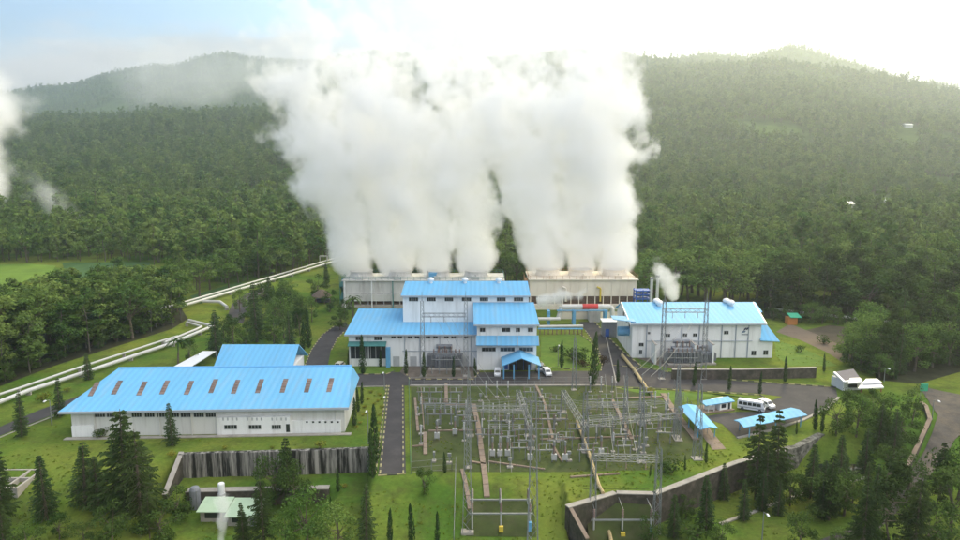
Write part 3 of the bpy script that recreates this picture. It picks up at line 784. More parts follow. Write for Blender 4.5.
# ------------------------------------------------------------------ main power house
def power_house():
    Y1 = 156.80
    o = thing('power_house', 'stepped white plant hall in the centre with several blue roofs and a blue entrance porch', 'building', (-9, Y1, 0))
    # low hall
    xl, xr = V(349, 350, Y1).x, V(479, 350, Y1).x
    ze = ZH(334.5, Y1 - .8); zr = ZH(308.5, 175.20)
    mb = MB(); mb.box(xl, xr, Y1, 174.80, -.3, ze - .2); 
    mb.add([(xl, Y1, ze - .25), (xl, 174.80, ze - .25), (xl, 174.80, zr - .3)], [(0, 2, 1)])
    mb.build('low_hall_wall', M_white, o)
    mb = MB(); mb.slab([(xl - .8, Y1 - .8, ze), (xr, Y1 - .8, ze), (xr, 175.20, zr), (xl - .8, 175.20, zr)], .22); mb.build('low_roof', R_blue, o)
    gutter(o, xl - .8, xr, Y1 - .8, ze)
    # high hall
    Y2 = 164.80
    hx0, hx1 = V(403, 310, Y2).x, V(528.5, 310, Y2).x
    he, hr = ZH(295.5, Y2 - .5), ZH(281, 174.80)
    mb = MB(); mb.box(hx0, hx1, Y2, 180.30, 0, he - .9); mb.box(hx0, hx1, Y2, 174.80, he - .9, he - .15)
    for x in (hx0, hx1): mb.add([(x, Y2, he - .2), (x, 174.80, hr - .25), (x, 180.30, he - .9)], [(0, 1, 2)])
    mb.build('high_hall_wall', M_white, o)
    mb = MB(); mb.slab([(hx0 - .4, Y2 - .6, he), (hx1 + .4, Y2 - .6, he), (hx1 + .4, 174.80, hr), (hx0 - .4, 174.80, hr)], .2)
    mb.slab([(hx0 - .4, 174.81, hr), (hx1 + .4, 174.81, hr), (hx1 + .4, 180.80, he - .9), (hx0 - .4, 180.80, he - .9)], .2); mb.build('high_roof', R_blue, o)
    gutter(o, hx0 - .4, hx1 + .4, Y2 - .6, he)
    for a, b in ((409, 418), (427, 435.5), (445, 453), (462, 471), (480, 488), (497, 505.5), (514, 523)): wpx(o, a, b, 297.6, 301, Y2, 3)
    for px in (431, 465, 498.7): p = V(px, 284, 173.40); vent(o, p.x, 173.40, hr - .1, .85)
    # control block on the right
    Y3 = 153.80
    cx0, cx1 = V(477, 350, Y3).x, V(536.5, 350, Y3).x
    ce, crr = ZH(324.5, Y3 - .7), ZH(302.3, 164.70)
    mb = MB(); mb.box(cx0, cx1, Y3, 164.75, -.3, ce - .2)
    for x in (cx0, cx1): mb.add([(x, Y3, ce - .25), (x, 164.70, crr - .25), (x, 164.70, ce - .25)], [(0, 1, 2)])
    mb.build('control_block_wall', M_white, o)
    mb = MB(); mb.slab([(cx0 - .7, Y3 - .8, ce), (cx1 + .5, Y3 - .8, ce), (cx1 + .1, 164.76, crr), (cx0 - .9, 164.76, crr)], .2); mb.build('control_block_roof', R_blue, o)
    gutter(o, cx0 - .7, cx1 + .5, Y3 - .8, ce)
    for a, b in ((480, 485), (502, 510), (516, 520), (528, 533)): wpx(o, a, b, 328, 331.7, Y3, 1)
    for a, b in ((482, 495.5), (500.5, 514.5), (519.5, 533)): wpx(o, a, b, 347.6, 351.2, Y3, 3)
    # awning roof in three bays
    az1, az0 = ZH(335.5, Y3), ZH(345.3, Y3 - 1.9)
    mb = MB(); xs = [cx0 - .2 + (cx1 - cx0 + .6) * k / 3 for k in range(4)]
    for k in range(3): mb.slab([(xs[k] + .06, Y3 - 1.9, az0), (xs[k + 1] - .06, Y3 - 1.9, az0), (xs[k + 1] - .06, Y3 - .003, az1), (xs[k] + .06, Y3 - .003, az1)], .14)
    aw = mb.build('awning', R_blue, o)
    for x in xs: mb = MB(); mb.slab([(x - .05, Y3 - 1.95, az0 + .06), (x + .05, Y3 - 1.95, az0 + .06), (x + .05, Y3 - .004, az1 + .06), (x - .05, Y3 - .004, az1 + .06)], .3); mb.build('awning_rib', M_fascia, aw)
    # entrance porch
    px0, px1 = V(502, 366, 147.30).x, V(541, 366, 147.30).x; xm = (px0 + px1) / 2
    pe, pr = ZH(365.5, 147.30), ZH(358.5, 147.80) + .3
    mb = MB()
    for s in (-1, 1):
        xe = px0 if s < 0 else px1
        mb.slab([(xe, 147.00, pe), (xm, 147.00, pr), (xm, Y3 - .01, pr), (xe, Y3 - .01, pe)], .14)
    po = mb.build('porch_roof', R_blueY, o)
    for x in (px0 + .4, xm - 1.6, xm + 1.6, px1 - .4): mb = MB(); mb.box(x - .14, x + .14, 147.40, 147.70, 0, pe + .1); mb.build('porch_post', M_steelblue, o)
    mb = MB(); mb.box(xm - 2.4, xm + 2.4, Y3 - .05, Y3 - .003, 0, 2.5); en = mb.build('entrance', M_glass, o)
    for x in (xm - 2.4, xm - .8, xm + .8, xm + 2.3): mb = MB(); mb.box(x, x + .1, Y3 - .09, Y3 - .051, 0, 2.5); mb.build('door_frame', M_deepblue, en)
    mb = MB(); mb.box(px0 + .5, xm - 2.6, Y3 - .06, Y3 - .004, .2, 2.4); mb.build('blue_panel', M_deepblue, o); mb = MB(); mb.box(xm + 2.7, px1 - 1.4, Y3 - .06, Y3 - .004, .2, 2.4); mb.build('blue_panel', M_deepblue, o)
    # low hall facade
    for a, b in ((356, 363), (374.5, 382)): wpx(o, a, b, 336.6, 340, Y1, 2)
    for a in (391.5, 398, 408, 415, 426, 433.5, 444.5, 451.5, 464): wpx(o, a, a + 4, 336.4, 338.2, Y1, 1)
    # glazed front with teal canopy at the left end
    z1 = ZH(345.3, Y1 - 1.6); zb = ZH(358.5, Y1)
    a, b = V(350.5, 352, Y1).x, V(386, 352, Y1).x
    mb = MB(); mb.slab([(a - .3, Y1 - 1.8, z1 - .1), (b + .2, Y1 - 1.8, z1 - .1), (b + .2, Y1 - .01, z1 + .5), (a - .3, Y1 - .01, z1 + .5)], .16); mb.build('canopy', M_teal, o)
    mb = MB(); mb.box(a, b, Y1 - .06, Y1 - .004, zb, z1 - .2); gl = mb.build('glazed_front', M_glass, o)
    mb = MB()
    for k in range(8): x = a + (b - a) * k / 7; mb.box(x - .05, x + .05, Y1 - .1, Y1 - .061, zb, z1 - .2)
    mb.box(a + (b - a) * .49, a + (b - a) * .53, Y1 - .12, Y1 - .062, zb, z1 - .2); mb.build('mullion', M_alu, gl)
    mb = MB(); x = V(386.5, 352, Y1).x; mb.box(x, x + .9, Y1 - 1.1, Y1 - .01, 0, 4.5); mb.build('blue_cabinet', M_steelblue, o)
    for k, px in enumerate((405, 420, 440, 457, 471)):
        mb = MB(); x = V(px, 350, Y1).x; mb.tube((x, Y1 - .12, 0), (x, Y1 - .12, ze - .3), .09, n=6); mb.build('downpipe', M_fascia, o)
    for px in (393, 410, 428, 446, 462):
        mb = MB(); x = V(px, 355, Y1).x; mb.box(x, x + 1.5, Y1 - .05, Y1 - .003, 0, 2.3); mb.build('door', M_alu, o)
    mb = MB(); mb.tube((cx0, Y1 - .18, 3.6), (xl + 12, Y1 - .18, 3.6), .08, n=6); mb.build('wall_pipe', M_fascia, o)
power_house()

# ------------------------------------------------------------------ right hall
def right_hall():
    Y1, YR = 163.70, 177.50
    xl, xr = V(631.5, 357, Y1).x, V(760, 350, Y1).x
    ze, zr = ZH(323.5, Y1 - .7), ZH(302, YR)
    o = thing('white_plant_hall', 'long white hall right of the centre with a light blue roof and a wall emblem', 'building', ((xl + xr) / 2, Y1, 0))
    mb = MB(); mb.box(xl, xr, Y1, 182.50, -.3, ze - .5)
    for x in (xl, xr): mb.add([(x, Y1, ze - .25), (x, YR, zr - .25), (x, 182.50, ze - .5)], [(0, 1, 2)])
    mb.build('wall', M_white, o)
    rl, rr = V(633, 326, Y1 - .7).x - .5, V(766, 322, Y1 - .7).x
    mb = MB(); mb.slab([(rl, Y1 - .8, ze), (rr, Y1 - .8, ze), (V(753, 301, YR).x, YR, zr), (V(621.5, 302, YR).x, YR, zr)], .24)
    mb.slab([(V(621.5, 302, YR).x, YR + .01, zr), (V(753, 301, YR).x, YR + .01, zr), (rr, 183.10, ze - .6), (rl, 183.10, ze - .6)], .24)
    a, b = V(757, 315, 168.50).x, V(768.5, 312.5, 170.50).x
    k = (zr - ze) / (YR - Y1 + .8); zz = lambda y: ze + k * (y - Y1 + .8)
    mb.slab([(rr - 1.2, 170.00, zz(170.00) - .02), (rr + 2.2, 171.00, zz(171.00) - .1), (V(753, 301, YR).x + .6, YR, zr - .03), (V(751, 301, YR).x, YR, zr - .03)], .2)
    mb.build('roof', R_blue, o)
    gutter(o, rl, rr, Y1 - .8, ze)
    mb = MB(); mb.slab([(rr + .01, Y1 - .8, ze + .03), (rr + .25, Y1 - .8, ze + .03), (V(753, 301, YR).x + .25, YR, zr + .03), (V(753, 301, YR).x + .01, YR, zr + .03)], .4)
    mb.slab([(rl - .25, Y1 - .8, ze + .03), (rl - .01, Y1 - .8, ze + .03), (V(621.5, 302, YR).x - .01, YR, zr + .03), (V(621.5, 302, YR).x - .25, YR, zr + .03)], .4)
    mb.build('bargeboard', M_wpaint, o)
    for px, py in ((659, 305.5), (656.5, 301.5), (726.5, 301), (731, 305)):
        p = V(px, py, 175.00 if py > 303 else YR - .3); vent(o, p.x, p.y, zr - .5, 1.0)
    for a, b, c, d in ((648, 650, 332, 334), (665.5, 670, 333.8, 336.6), (683, 687, 333.5, 336.4), (693, 697, 333.5, 336.4), (724, 728.5, 331, 334), (639, 643.5, 343, 346), (639.3, 642, 350, 354), (751.3, 756, 350.8, 355)):
        wpx(o, a, b, c, d, Y1, 1)
    for yy in (167.00, 170.50, 174.00): window(o, yy - .6, yy + .6, zz(yy) - 2.6, zz(yy) - 1.2, xl, 1, side='x')
    for px in (646.5, 662, 681.5, 699, 721.5, 735.5, 748):
        mb = MB(); x = V(px, 340, Y1).x; mb.tube((x, Y1 - .12, 0), (x, Y1 - .12, ze - .3), .11, n=6); mb.build('downpipe', M_fascia, o)
    mb = MB(); mb.tube((xl + 3.5, Y1 - .2, 4.1), (xr - 2, Y1 - .2, 4.1), .09, n=6); mb.build('wall_pipe', M_fascia, o)
    # annex at the right end with its own small roof
    ax1 = V(772, 357, Y1).x; az = ZH(341, Y1)
    mb = MB(); mb.box(xr + .003, ax1, Y1, 172.50, -.3, az); mb.build('annex_wall', M_white, o)
    wpx(o, 763.3, 768, 350.4, 354.6, Y1, 1)
    mb = MB(); hi = ZH(327.5, Y1 - .4)
    mb.slab([(xr - .2, Y1 - .7, az + .3), (ax1 + 1.3, Y1 - .7, az + .1), (xr + 2.2, Y1 + 7, hi + 1.2), (xr + .004, Y1 + 7, hi + 1.2)], .18); mb.build('annex_roof', R_blue, o)
    # emblem: pale panel, dark and grey slanted flying strokes, a small line of lettering below
    s0, s1 = V(740.3, 336.5, Y1), V(749.5, 326.2, Y1)
    mb = MB(); mb.box(s0.x, s1.x, Y1 - .05, Y1 - .004, s0.z, s1.z); em = mb.build('wall_emblem', M_wpaint, o, label='pale emblem panel with dark slanted strokes')
    W_, Hh = s1.x - s0.x, s1.z - s0.z
    def P(u, v): return (s0.x + u * W_, s0.z + v * Hh)
    for col, poly in (((.03, .045, .09), [(.30, .52), (.42, .80), (.66, .90), (.62, .70), (.45, .60)]), ((.03, .045, .09), [(.62, .62), (.66, .82), (.98, .98), (.92, .74)]), ((.14, .2, .28), [(.08, .36), (.20, .52), (.62, .58), (.50, .40)])):
        mb = MB(); pts = [P(*p) for p in poly]
        mb.add([(x, Y1 - .075, z) for x, z in pts] + [(x, Y1 - .051, z) for x, z in pts], [tuple(range(len(pts)))] + [(i, (i + 1) % len(pts), len(pts) + (i + 1) % len(pts), len(pts) + i) for i in range(len(pts))])
        mb.build('emblem_stroke', pmat('emblem_%.2f' % col[0], col, .5, .05), em)
    mb = MB()
    for k in range(9): u = .12 + .085 * k; mb.box(P(u, 0)[0], P(u + .06, 0)[0], Y1 - .07, Y1 - .051, P(0, .14)[1], P(0, .27)[1])
    mb.build('lettering', pmat('lettering_grey', (.2, .22, .26), .5, .05), em)
    # small blue canopy and blue drum on the left side wall
    mb = MB(); c0 = V(622, 316.8, 167.50); mb.slab([(xl - 4.2, 165.90, c0.z - .2), (xl + .6, 164.70 - 1.6, c0.z - .25), (xl + .6, 168.00, c0.z), (xl - 4.2, 169.00, c0.z)], .15); mb.build('side_canopy', M_steelblue, o)
    mb = MB(); c = V(627.5, 331, 167.50); mb.tube((xl - 2.6, 167.50, c.z), (xl - .005, 167.50, c.z), 1.15, n=14); mb.build('side_drum', M_steelblue, o)
right_hall()

# ------------------------------------------------------------------ cooling towers
def cooling_tower(name, label, px0, px1, Y, D, top_py, low_py, dark_py, plx, mats, rail):
    x0, x1 = V(px0, 300, Y).x, V(px1, 300, Y).x
    zt, zl, zd = ZH(top_py, Y), ZH(low_py, Y), ZH(dark_py, Y)
    o = thing(name, label, 'cooling tower', ((x0 + x1) / 2, Y, 0))
    mb = MB(); mb.box(x0, x1, Y, Y + D, zl, zt)
    n = max(6, int((x1 - x0) / 2.4))
    for k in range(n + 1): x = x0 + (x1 - x0) * k / n; mb.box(x - .08, x + .08, Y - .12, Y - .004, zl, zt)
    mb.build('casing', mats[0], o)
    mb = MB(); mb.box(x0 - .5, x1 + .5, Y - .6, Y + D + .5, zt + .003, zt + .3); mb.build('deck', mats[0], o)
    # air inlet: slanted louvre boards before a dark fill
    mb = MB(); mb.box(x0 + .3, x1 - .3, Y + 1.6, Y + D - 1, zd + .01, zl - .01); mb.build('fill', M_dark, o)
    mb = MB()
    for k in range(4):
        z = zd + (zl - zd) * (k + .5) / 4; mb.slab([(x0 + .2, Y + .2, z - .25), (x1 - .2, Y + .2, z - .25), (x1 - .2, Y + 1.1, z + .2), (x0 + .2, Y + 1.1, z + .2)], .05)
    mb.build('louvre', M_rust, o)
    mb = MB()
    for k in range(n + 1):
        x = x0 + .15 + (x1 - x0 - .3) * k / n
        for y in (Y + .12, Y + D - .2): mb = MB(); mb.box(x - .14, x + .14, y - .1, y + .16, zd, zl); mb.build('column', mats[0], o)
    mb = MB(); mb.box(x0 - .8, x1 + .8, Y - 1.2, Y + D + .8, -.3, zd); mb.build('basin', mats[1], o)
    for px in plx:
        c = V(px, 276, Y + D / 2 - 1); mb = MB()
        mb.lathe([(4.1, .31), (3.8, .9), (3.55, 1.6), (3.65, 2.3), (3.45, 2.3), (3.35, 1.5), (3.6, .4)], 24, (c.x, Y + D / 2, zt)); st = mb.build('fan_stack', mats[0], o)
        mb = MB(); mb.tube((c.x, Y + D / 2, zt + .6), (c.x, Y + D / 2, zt + 1.6), .4, n=8)
        for q in range(5):
            a = q * 1.2566; d = Vector((math.cos(a), math.sin(a), 0)); t = Vector((-d.y, d.x, 0)); p = Vector((c.x, Y + D / 2, zt + 1.2))
            mb.slab([p + d * .3 - t * .25, p + d * 3.1 - t * .35, p + d * 3.1 + t * .35 + Vector((0, 0, .15)), p + d * .3 + t * .25 + Vector((0, 0, .15))], .05)
        mb.build('fan', M_galv, st)
        mb = MB(); mb.box(c.x - 1, c.x + 1, Y + .3, Y + 1.5, zt + .31, zt + 1.3); mb.tube((c.x, Y + .9, zt + 1.3), (c.x, Y + .9, zt + 1.9), .3, n=8); mb.build('fan_motor', mats[0], o)
    mb = MB(); z0 = zt + .3
    for (ya) in (Y - .5, Y + D + .4):
        for zz in (.55, 1.1): mb.tube((x0 - .4, ya, z0 + zz), (x1 + .4, ya, z0 + zz), .045, n=5)
        k = 0
        while x0 + k * 2 < x1: mb.tube((x0 + k * 2, ya, z0), (x0 + k * 2, ya, z0 + 1.1), .045, n=5); k += 1
    for xa in (x0 - .4, x1 + .4):
        for zz in (.55, 1.1): mb.tube((xa, Y - .5, z0 + zz), (xa, Y + D + .4, z0 + zz), .045, n=5)
    mb.build('railing', rail, o)
    # stair tower at one end
    mb = MB(); xs = x0 - 1.6
    for (dx, dy) in ((0, 0), (1.2, 0), (0, 3), (1.2, 3)): mb.box(xs + dx - .07, xs + dx + .07, Y + 2 + dy - .07, Y + 2 + dy + .07, 0, zt + 1.3)
    for k in range(4):
        z = zt * k / 4; ya, yb = (Y + 2, Y + 5) if k % 2 else (Y + 5, Y + 2); mb.slab([(xs, ya, z), (xs + 1.1, ya, z), (xs + 1.1, yb, z + zt / 4), (xs, yb, z + zt / 4)], .1)
    mb.build('stair', rail, o)
    return o, x0, x1, zt
oL, lx0, lx1, lzt = cooling_tower('cooling_tower', 'grey weathered four cell cooling tower behind the central plant hall', 344, 503, 221, 13, 281, 293.5, 304.5, (361, 400, 438, 476), (M_greyct, M_conc), M_teal)
mb = MB(); mb.box(lx0, lx1, 220.2, 220.9, ZH(301, 220.5), ZH(294, 220.5)); mb.build('lower_panel', M_greyct, oL)
mb = MB(); mb.box(V(429, 272, 224).x, V(437, 272, 224).x, 223, 225, lzt + .31, lzt + 2.2); mb.build('motor_hood', M_steelblue, oL)
for px in (345, 372, 393, 480):
    mb = MB(); x = V(px, 290, 220).x; mb.box(x - .15, x + .15, 219.4, 219.7, 0, lzt + .2); mb.build('post', M_teal if px > 380 else M_wpaint, oL)
oR, rx0, rx1, rzt = cooling_tower('cooling_tower', 'cream coloured three cell cooling tower with dark air inlets', 530, 636, 218, 15, 280, 296.2, 304, (548, 581, 615), (M_cream, M_cream), pmat('orange_rail', (.42, .24, .12), .7, .15))
for px in (566, 600.5):
    mb = MB(); p = V(px, 290, 217.2); mb.tube((p.x, 217.2, 2.5), (p.x, 217.2, p.z + .5), .3, n=8); mb.tube((p.x, 217.2, p.z + .5), (p.x - 1, 217.6, p.z + .9), .3, n=8); mb.build('riser_pipe', M_yellow if px > 590 else M_cream, oR)
# ------------------------------------------------------------------ long warehouse, front left
def warehouse():
    Ya, Yb = 115.8, 117.9       # slightly turned: left end nearer
    a, b = V(73, 436.5, Ya), V(345, 432, Yb)
    a.z = b.z = 0
    ux = (b - a).normalized(); uy = Vector((-ux.y, ux.x, 0)); Lw = (b - a).length
    o = thing('warehouse', 'long low white warehouse with a blue roof and eleven brown skylights on the left', 'building', (a.x, a.y, 0))
    def Q(s, t, z): return a + ux * s + uy * t + Vector((0, 0, z))
    ze = V(64, 411.6, Ya - 1).z
    def box(mb, s0, s1, t0, t1, z0, z1): mb.hexa([Q(s0, t0, z0), Q(s1, t0, z0), Q(s1, t1, z0), Q(s0, t1, z0), Q(s0, t0, z1), Q(s1, t0, z1), Q(s1, t1, z1), Q(s0, t1, z1)])
    def sp(px, py, t=0):
        """pixel -> (s, z) on the front wall plane t"""
        d = ray(px, py); o0 = Vector((0, 0, H)); n = uy; k = (Q(0, t, 0) - o0).dot(n) / d.dot(n); p = o0 + d * k
        return (p - a).dot(ux), p.z
    D = 15.0
    mb = MB(); box(mb, 0, Lw, 0, D, -.4, ze - .05); mb.build('wall', M_clad, o)
    s0 = sp(218, 425)[0]; s1 = sp(291, 425)[0]; s2 = sp(341, 425)[0]
    zc = sp(230, 416.3)[1]
    mb = MB(); box(mb, s0, s1, -.6, -.003, -.3, zc); mb.build('office_front', M_white, o)
    mb = MB(); box(mb, s1 + .01, s2, -.35, -.003, -.3, sp(320, 420)[1]); mb.build('plinth_front', M_white, o)
    mb = MB(); box(mb, 0.0, sp(94, 425)[0], -.25, -.004, -.3, 1.9); mb.build('corner_panel', M_white, o)
    mb = MB(); box(mb, -.8, Lw + 1.2, -1.6, -.62, -.25, .12); mb.build('apron', M_conc, o)
    # roof: hipped-in ends, ridge set back
    eL, eR = Q(-1.5, -1.0, ze), Q(Lw + .9, -1.0, ze)
    zr = ZH(367.3, 130.5); rL, rR = V(118.5, 368, 130), V(352, 366.3, 131.5); rL.z = rR.z = zr
    bL, bR = Q(-.6, D + 1.6, ze - .3), Q(Lw + .6, D + 1.6, ze - .3)
    mb = MB(); mb.slab([eL, eR, rR, rL], .2); mb.slab([rL + Vector((0, .02, 0)), rR + Vector((0, .02, 0)), bR, bL], .2)
    mb.add([eL - Vector((.01, 0, .12)), rL - Vector((.01, 0, .12)), bL - Vector((.01, 0, .12))], [(0, 1, 2)]); mb.add([eR + Vector((.01, 0, -.12)), rR + Vector((.01, 0, -.12)), bR + Vector((.01, 0, -.12))], [(0, 2, 1)])
    rf = mb.build('roof', R_blue, o)
    mb = MB(); mb.tube(rL, rR, .22, n=6); mb.build('ridge_cap', pmat('ridge_blue', (.16, .44, .74), .5, .08), rf)
    nn = (eR - eL).cross(rL - eL).normalized()
    if nn.z < 0: nn = -nn
    def on_roof(px, py):
        d = ray(px, py); o0 = Vector((0, 0, H)); k = (eL - o0).dot(nn) / d.dot(nn); return o0 + d * k
    for cx, cy_ in ((162, 208), (231, 203), (306, 206), (374, 203), (447, 204), (520, 199), (587, 201), (659, 199), (732, 198), (804, 197), (871, 196)):
        px, py = cx / 3 + 40, cy_ / 3 + 320; lean = (480 - px) / 400 * 6.5 + .6; hw = 2.4
        q = [on_roof(px - hw - lean * .55, py + 6.8), on_roof(px + hw - lean * .55, py + 6.8), on_roof(px + hw + lean * .55, py - 6.8), on_roof(px - hw + lean * .55, py - 6.8)]
        mb = MB(); mb.slab([p + nn * .09 for p in q], .08); sk = mb.build('skylight', M_skylight, o)
        mb = MB()
        for k in range(1, 5):
            f = k / 5; mb.tube(q[0].lerp(q[3], f) + nn * .1, q[1].lerp(q[2], f) + nn * .1, .05, n=4)
        mb.build('glazing_bar', M_rust, sk)
    mb = MB(); mb.hexa([eL + Vector((0, -.18, -.4)), eR + Vector((0, -.18, -.4)), eR + Vector((0, -.005, -.4)), eL + Vector((0, -.005, -.4)), eL + Vector((0, -.18, -.02)), eR + Vector((0, -.18, -.02)), eR + Vector((0, -.005, -.02)), eL + Vector((0, -.005, -.02))]); mb.build('gutter', M_fascia, o)
    def win(px0, px1, py0, py1, t=0, nm='window', mt=M_glass):
        (s_0, zb), (s_1, zt) = sp(px0, py1, t), sp(px1, py0, t)
        mb = MB(); box(mb, s_0, s_1, t - .04, t - .003, zb, zt); w_ = mb.build(nm, mt, o)
        if nm == 'window' and px1 - px0 > 5:
            mb = MB()
            for k in range(5): s = s_0 + (s_1 - s_0) * k / 4; box(mb, s - .03, s + .03, t - .07, t - .041, zb, zt)
            box(mb, s_0, s_1, t - .08, t - .041, zb - .08, zb); mb.build('frame', M_alu, w_)
    for a0, a1 in ((95, 105), (107, 117), (132, 141.5), (145, 154.5), (157, 167), (169.5, 179), (181, 191), (194, 204), (206, 216)): win(a0, a1, 413, 416.8)
    for a0, a1 in ((224.5, 237), (249, 261), (272, 281)): win(a0, a1, 424.8, 428.8, -.6)
    win(286.3, 289.6, 424, 432, -.6, 'door')
    for g0 in (222.5, 247, 271.5):
        for k in range(4): win(g0 + k * 4.6, g0 + k * 4.6 + 1.3, 417.6, 420.4, -.6, 'vent_slot', M_alu)
    for k in range(6): win(306 + k * 6.2, 308 + k * 6.2, 421.2, 422.8, -.35, 'vent_hole', M_glass)
    for px in (95, 126, 160, 192, 217, 303, 336):
        s = sp(px, 425)[0]; mb = MB(); p = Q(s, -.15, 0); mb.tube(p, p + Vector((0, 0, ze - .2)), .09, n=6); mb.build('downpipe', M_clad, o)
warehouse()

# ------------------------------------------------------------------ shed behind the warehouse
def simple_shed():
    Y0, Y1 = 147.0, 155.5
    x0, x1 = V(214, 366, Y0).x, V(293, 366, Y0).x
    z0, z1 = ZH(366, Y0), ZH(344.3, Y1)
    o = thing('storage_shed', 'shorter blue roofed shed directly behind the long warehouse', 'building', ((x0 + x1) / 2, Y0, 0))
    mb = MB(); mb.box(x0 + .6, x1 - .4, Y0 + .6, Y1 + 2.4, -.2, z0 - .7); mb.build('wall', M_white, o)
    xr0, xr1 = V(222.5, 344, Y1).x, V(299, 344, Y1).x
    mb = MB(); mb.slab([(x0, Y0, z0), (x1, Y0, z0), (xr1, Y1, z1), (xr0, Y1, z1)], .18); mb.slab([(xr0, Y1 + .01, z1), (xr1, Y1 + .01, z1), (x1 + .5, Y1 + 3, z0 - .8), (x0, Y1 + 3, z0 - .8)], .18); mb.build('roof', R_blue, o)
    gutter(o, x0, x1, Y0, z0)
    o = thing('covered_ramp', 'low white roofed ramp slanting up to the blue shed behind the warehouse', 'building', (V(190, 358, 152).x, 152, 0))
    p = [G(165, 371, 1.8), G(184, 371, 1.8), G(216, 351, 2.2), G(203, 351, 2.2)]
    mb = MB(); mb.slab(p, .15); mb.build('roof', M_wpaint, o)
    for q in p: mb = MB(); mb.tube((q.x, q.y, 0), (q.x, q.y, q.z - .1), .1, n=6); mb.build('post', M_galv, o)
simple_shed()

def gazebo():
    c = T(322, 303); o = thing('thatched_gazebo', 'small brown thatched gazebo on the lawn beside the grey cooling tower', 'gazebo', c)
    mb = MB(); mb.lathe([(3.4, 2.3), (2.2, 3.4), (.9, 4.2), (.1, 4.5)], 8, c); mb.build('roof', M_thatch, o)
    for k in range(6): mb = MB(); a = k * 1.047; mb.tube((c.x + 2.7 * math.cos(a), c.y + 2.7 * math.sin(a), c.z), (c.x + 2.7 * math.cos(a), c.y + 2.7 * math.sin(a), c.z + 2.6), .1, n=6); mb.build('post', M_rust, o)
    mb = MB(); mb.box(c.x - 2.4, c.x + 2.4, c.y + .5, c.y + 2, c.z, c.z + 1.1); mb.build('bench', M_navy, o)
gazebo()

# ------------------------------------------------------------------ pipe rack between the halls
def pipe_rack():
    Y = 196.0
    o = thing('pipe_rack', 'blue steel rack carrying a fat white pipe with a red section', 'pipe rack', (V(590, 318, Y).x, Y, 0))
    zt = ZH(308.5, Y); X = lambda px: V(px, 312, Y).x
    mb = MB()
    for px in (549, 574.5, 606):
        mb = MB()
        for dy in (0, 2.2): mb.box(X(px) - .38, X(px) + .38, Y + dy, Y + dy + .5, 0, zt - .8)
        mb.box(X(px) - .38, X(px) + .38, Y + .51, Y + 2.19, zt - 1.3, zt - .85); mb.build('trestle', M_steelblue, o)
    mb = MB(); mb.box(X(557), X(608), Y + .2, Y + .6, zt - .78, zt - .45); mb.build('beam', M_steelblue, o)
    mb = MB(); R = .65; ye = Y + 1.2
    mb.path([(X(562), ye, zt + .3), (X(611), ye, zt + .3), (X(613), ye, zt - .4), (X(613.3), ye, zt - 2.6)], R, 12); mb.tube((X(562), ye, zt + .3), (X(559), ye, zt - 3), R, n=12); mb.build('steam_pipe', M_pipe, o)
    mb = MB(); mb.tube((X(583), ye, zt + .3), (X(598.5), ye, zt + .3), R + .12, n=12); mb.build('red_sleeve', M_red, o)
    mb = MB(); mb.tube((X(538), Y - .8, ZH(318.2, Y)), (X(560), Y - .8, ZH(318.2, Y)), .45, n=10); mb.tube((X(538), Y - 2.6, ZH(326.5, Y - 2.6)), (X(582), Y - 2.6, ZH(326, Y - 2.6)), .38, n=10); mb.build('lower_pipe', M_pipe, o)
    mb = MB(); mb.box(X(592), X(603), Y + 4, Y + 8, 0, 3.4); mb.build('equipment_cabin', M_greyct, o)
pipe_rack()
o = thing('pipe_bridge', 'low blue and brown pipe sleeper rack at the back of the round green garden', 'pipe rack', (V(556, 331, 186).x, 186, 0))
for k in range(11): mb = MB(); x = V(540 + 4.2 * k, 331, 186).x; mb.box(x - .12, x + .12, 185.8, 186.2, 0, 1.4); mb.build('sleeper', M_rust, o)
mb = MB()
for q in (0, .5): mb.tube((V(538, 331, 186).x, 185.9 + q, 1.5), (V(583, 331, 186).x, 185.9 + q, 1.5), .16, n=8)
mb.build('pipe', M_steelblue, o)
o = thing('screen_wall', 'low cream wall standing behind the pipe rack in front of the cream tower', 'wall', (V(580, 320, 204).x, 204, 0))
mb = MB(); mb.box(V(560, 320, 204).x, V(617, 320, 204).x, 204, 204.4, -.2, ZH(312, 204)); mb.build('panel', M_cream, o)
mb = MB(); mb.box(V(559, 320, 204).x, V(618, 320, 204).x, 203.9, 204.5, ZH(312, 204) + .003, ZH(312, 204) + .15); mb.build('coping', M_conc, o)
# valve house and clutter between the halls
o = thing('valve_house', 'small grey blue valve cabin left of the right hall beside the sloping road', 'cabin', (V(609, 334, 183).x, 183, 0))
mb = MB(); a, b = V(603, 336, 183).x, V(618, 336, 183).x; mb.box(a, b, 183, 186, -.2, 4); mb.build('wall', M_transf, o)
mb = MB(); mb.box(a - .3, b + .3, 182.6, 186.4, 4.003, 4.25); mb.build('roof', M_wpaint, o)
mb = MB(); mb.box(a + .6, a + 1.6, 182.9, 182.997, 0, 2.2); mb.build('door', M_deepblue, o)
o = thing('blue_platform', 'blue steel access frame standing behind the roof of the right hall', 'platform', (V(643, 297, 206).x, 206, 0))
mb = MB(); a, b = V(636, 295, 206).x, V(650, 295, 206).x
for x in (a, (a + b) / 2, b):
    for y in (206, 209): mb.box(x - .15, x + .15, y - .15, y + .15, 0, ZH(290, 206))
for py in (291, 295, 299): z = ZH(py, 206); mb.box(a - .2, b + .2, 205.8, 209.2, z - .15, z + .15)
mb.build('frame', M_deepblue, o)
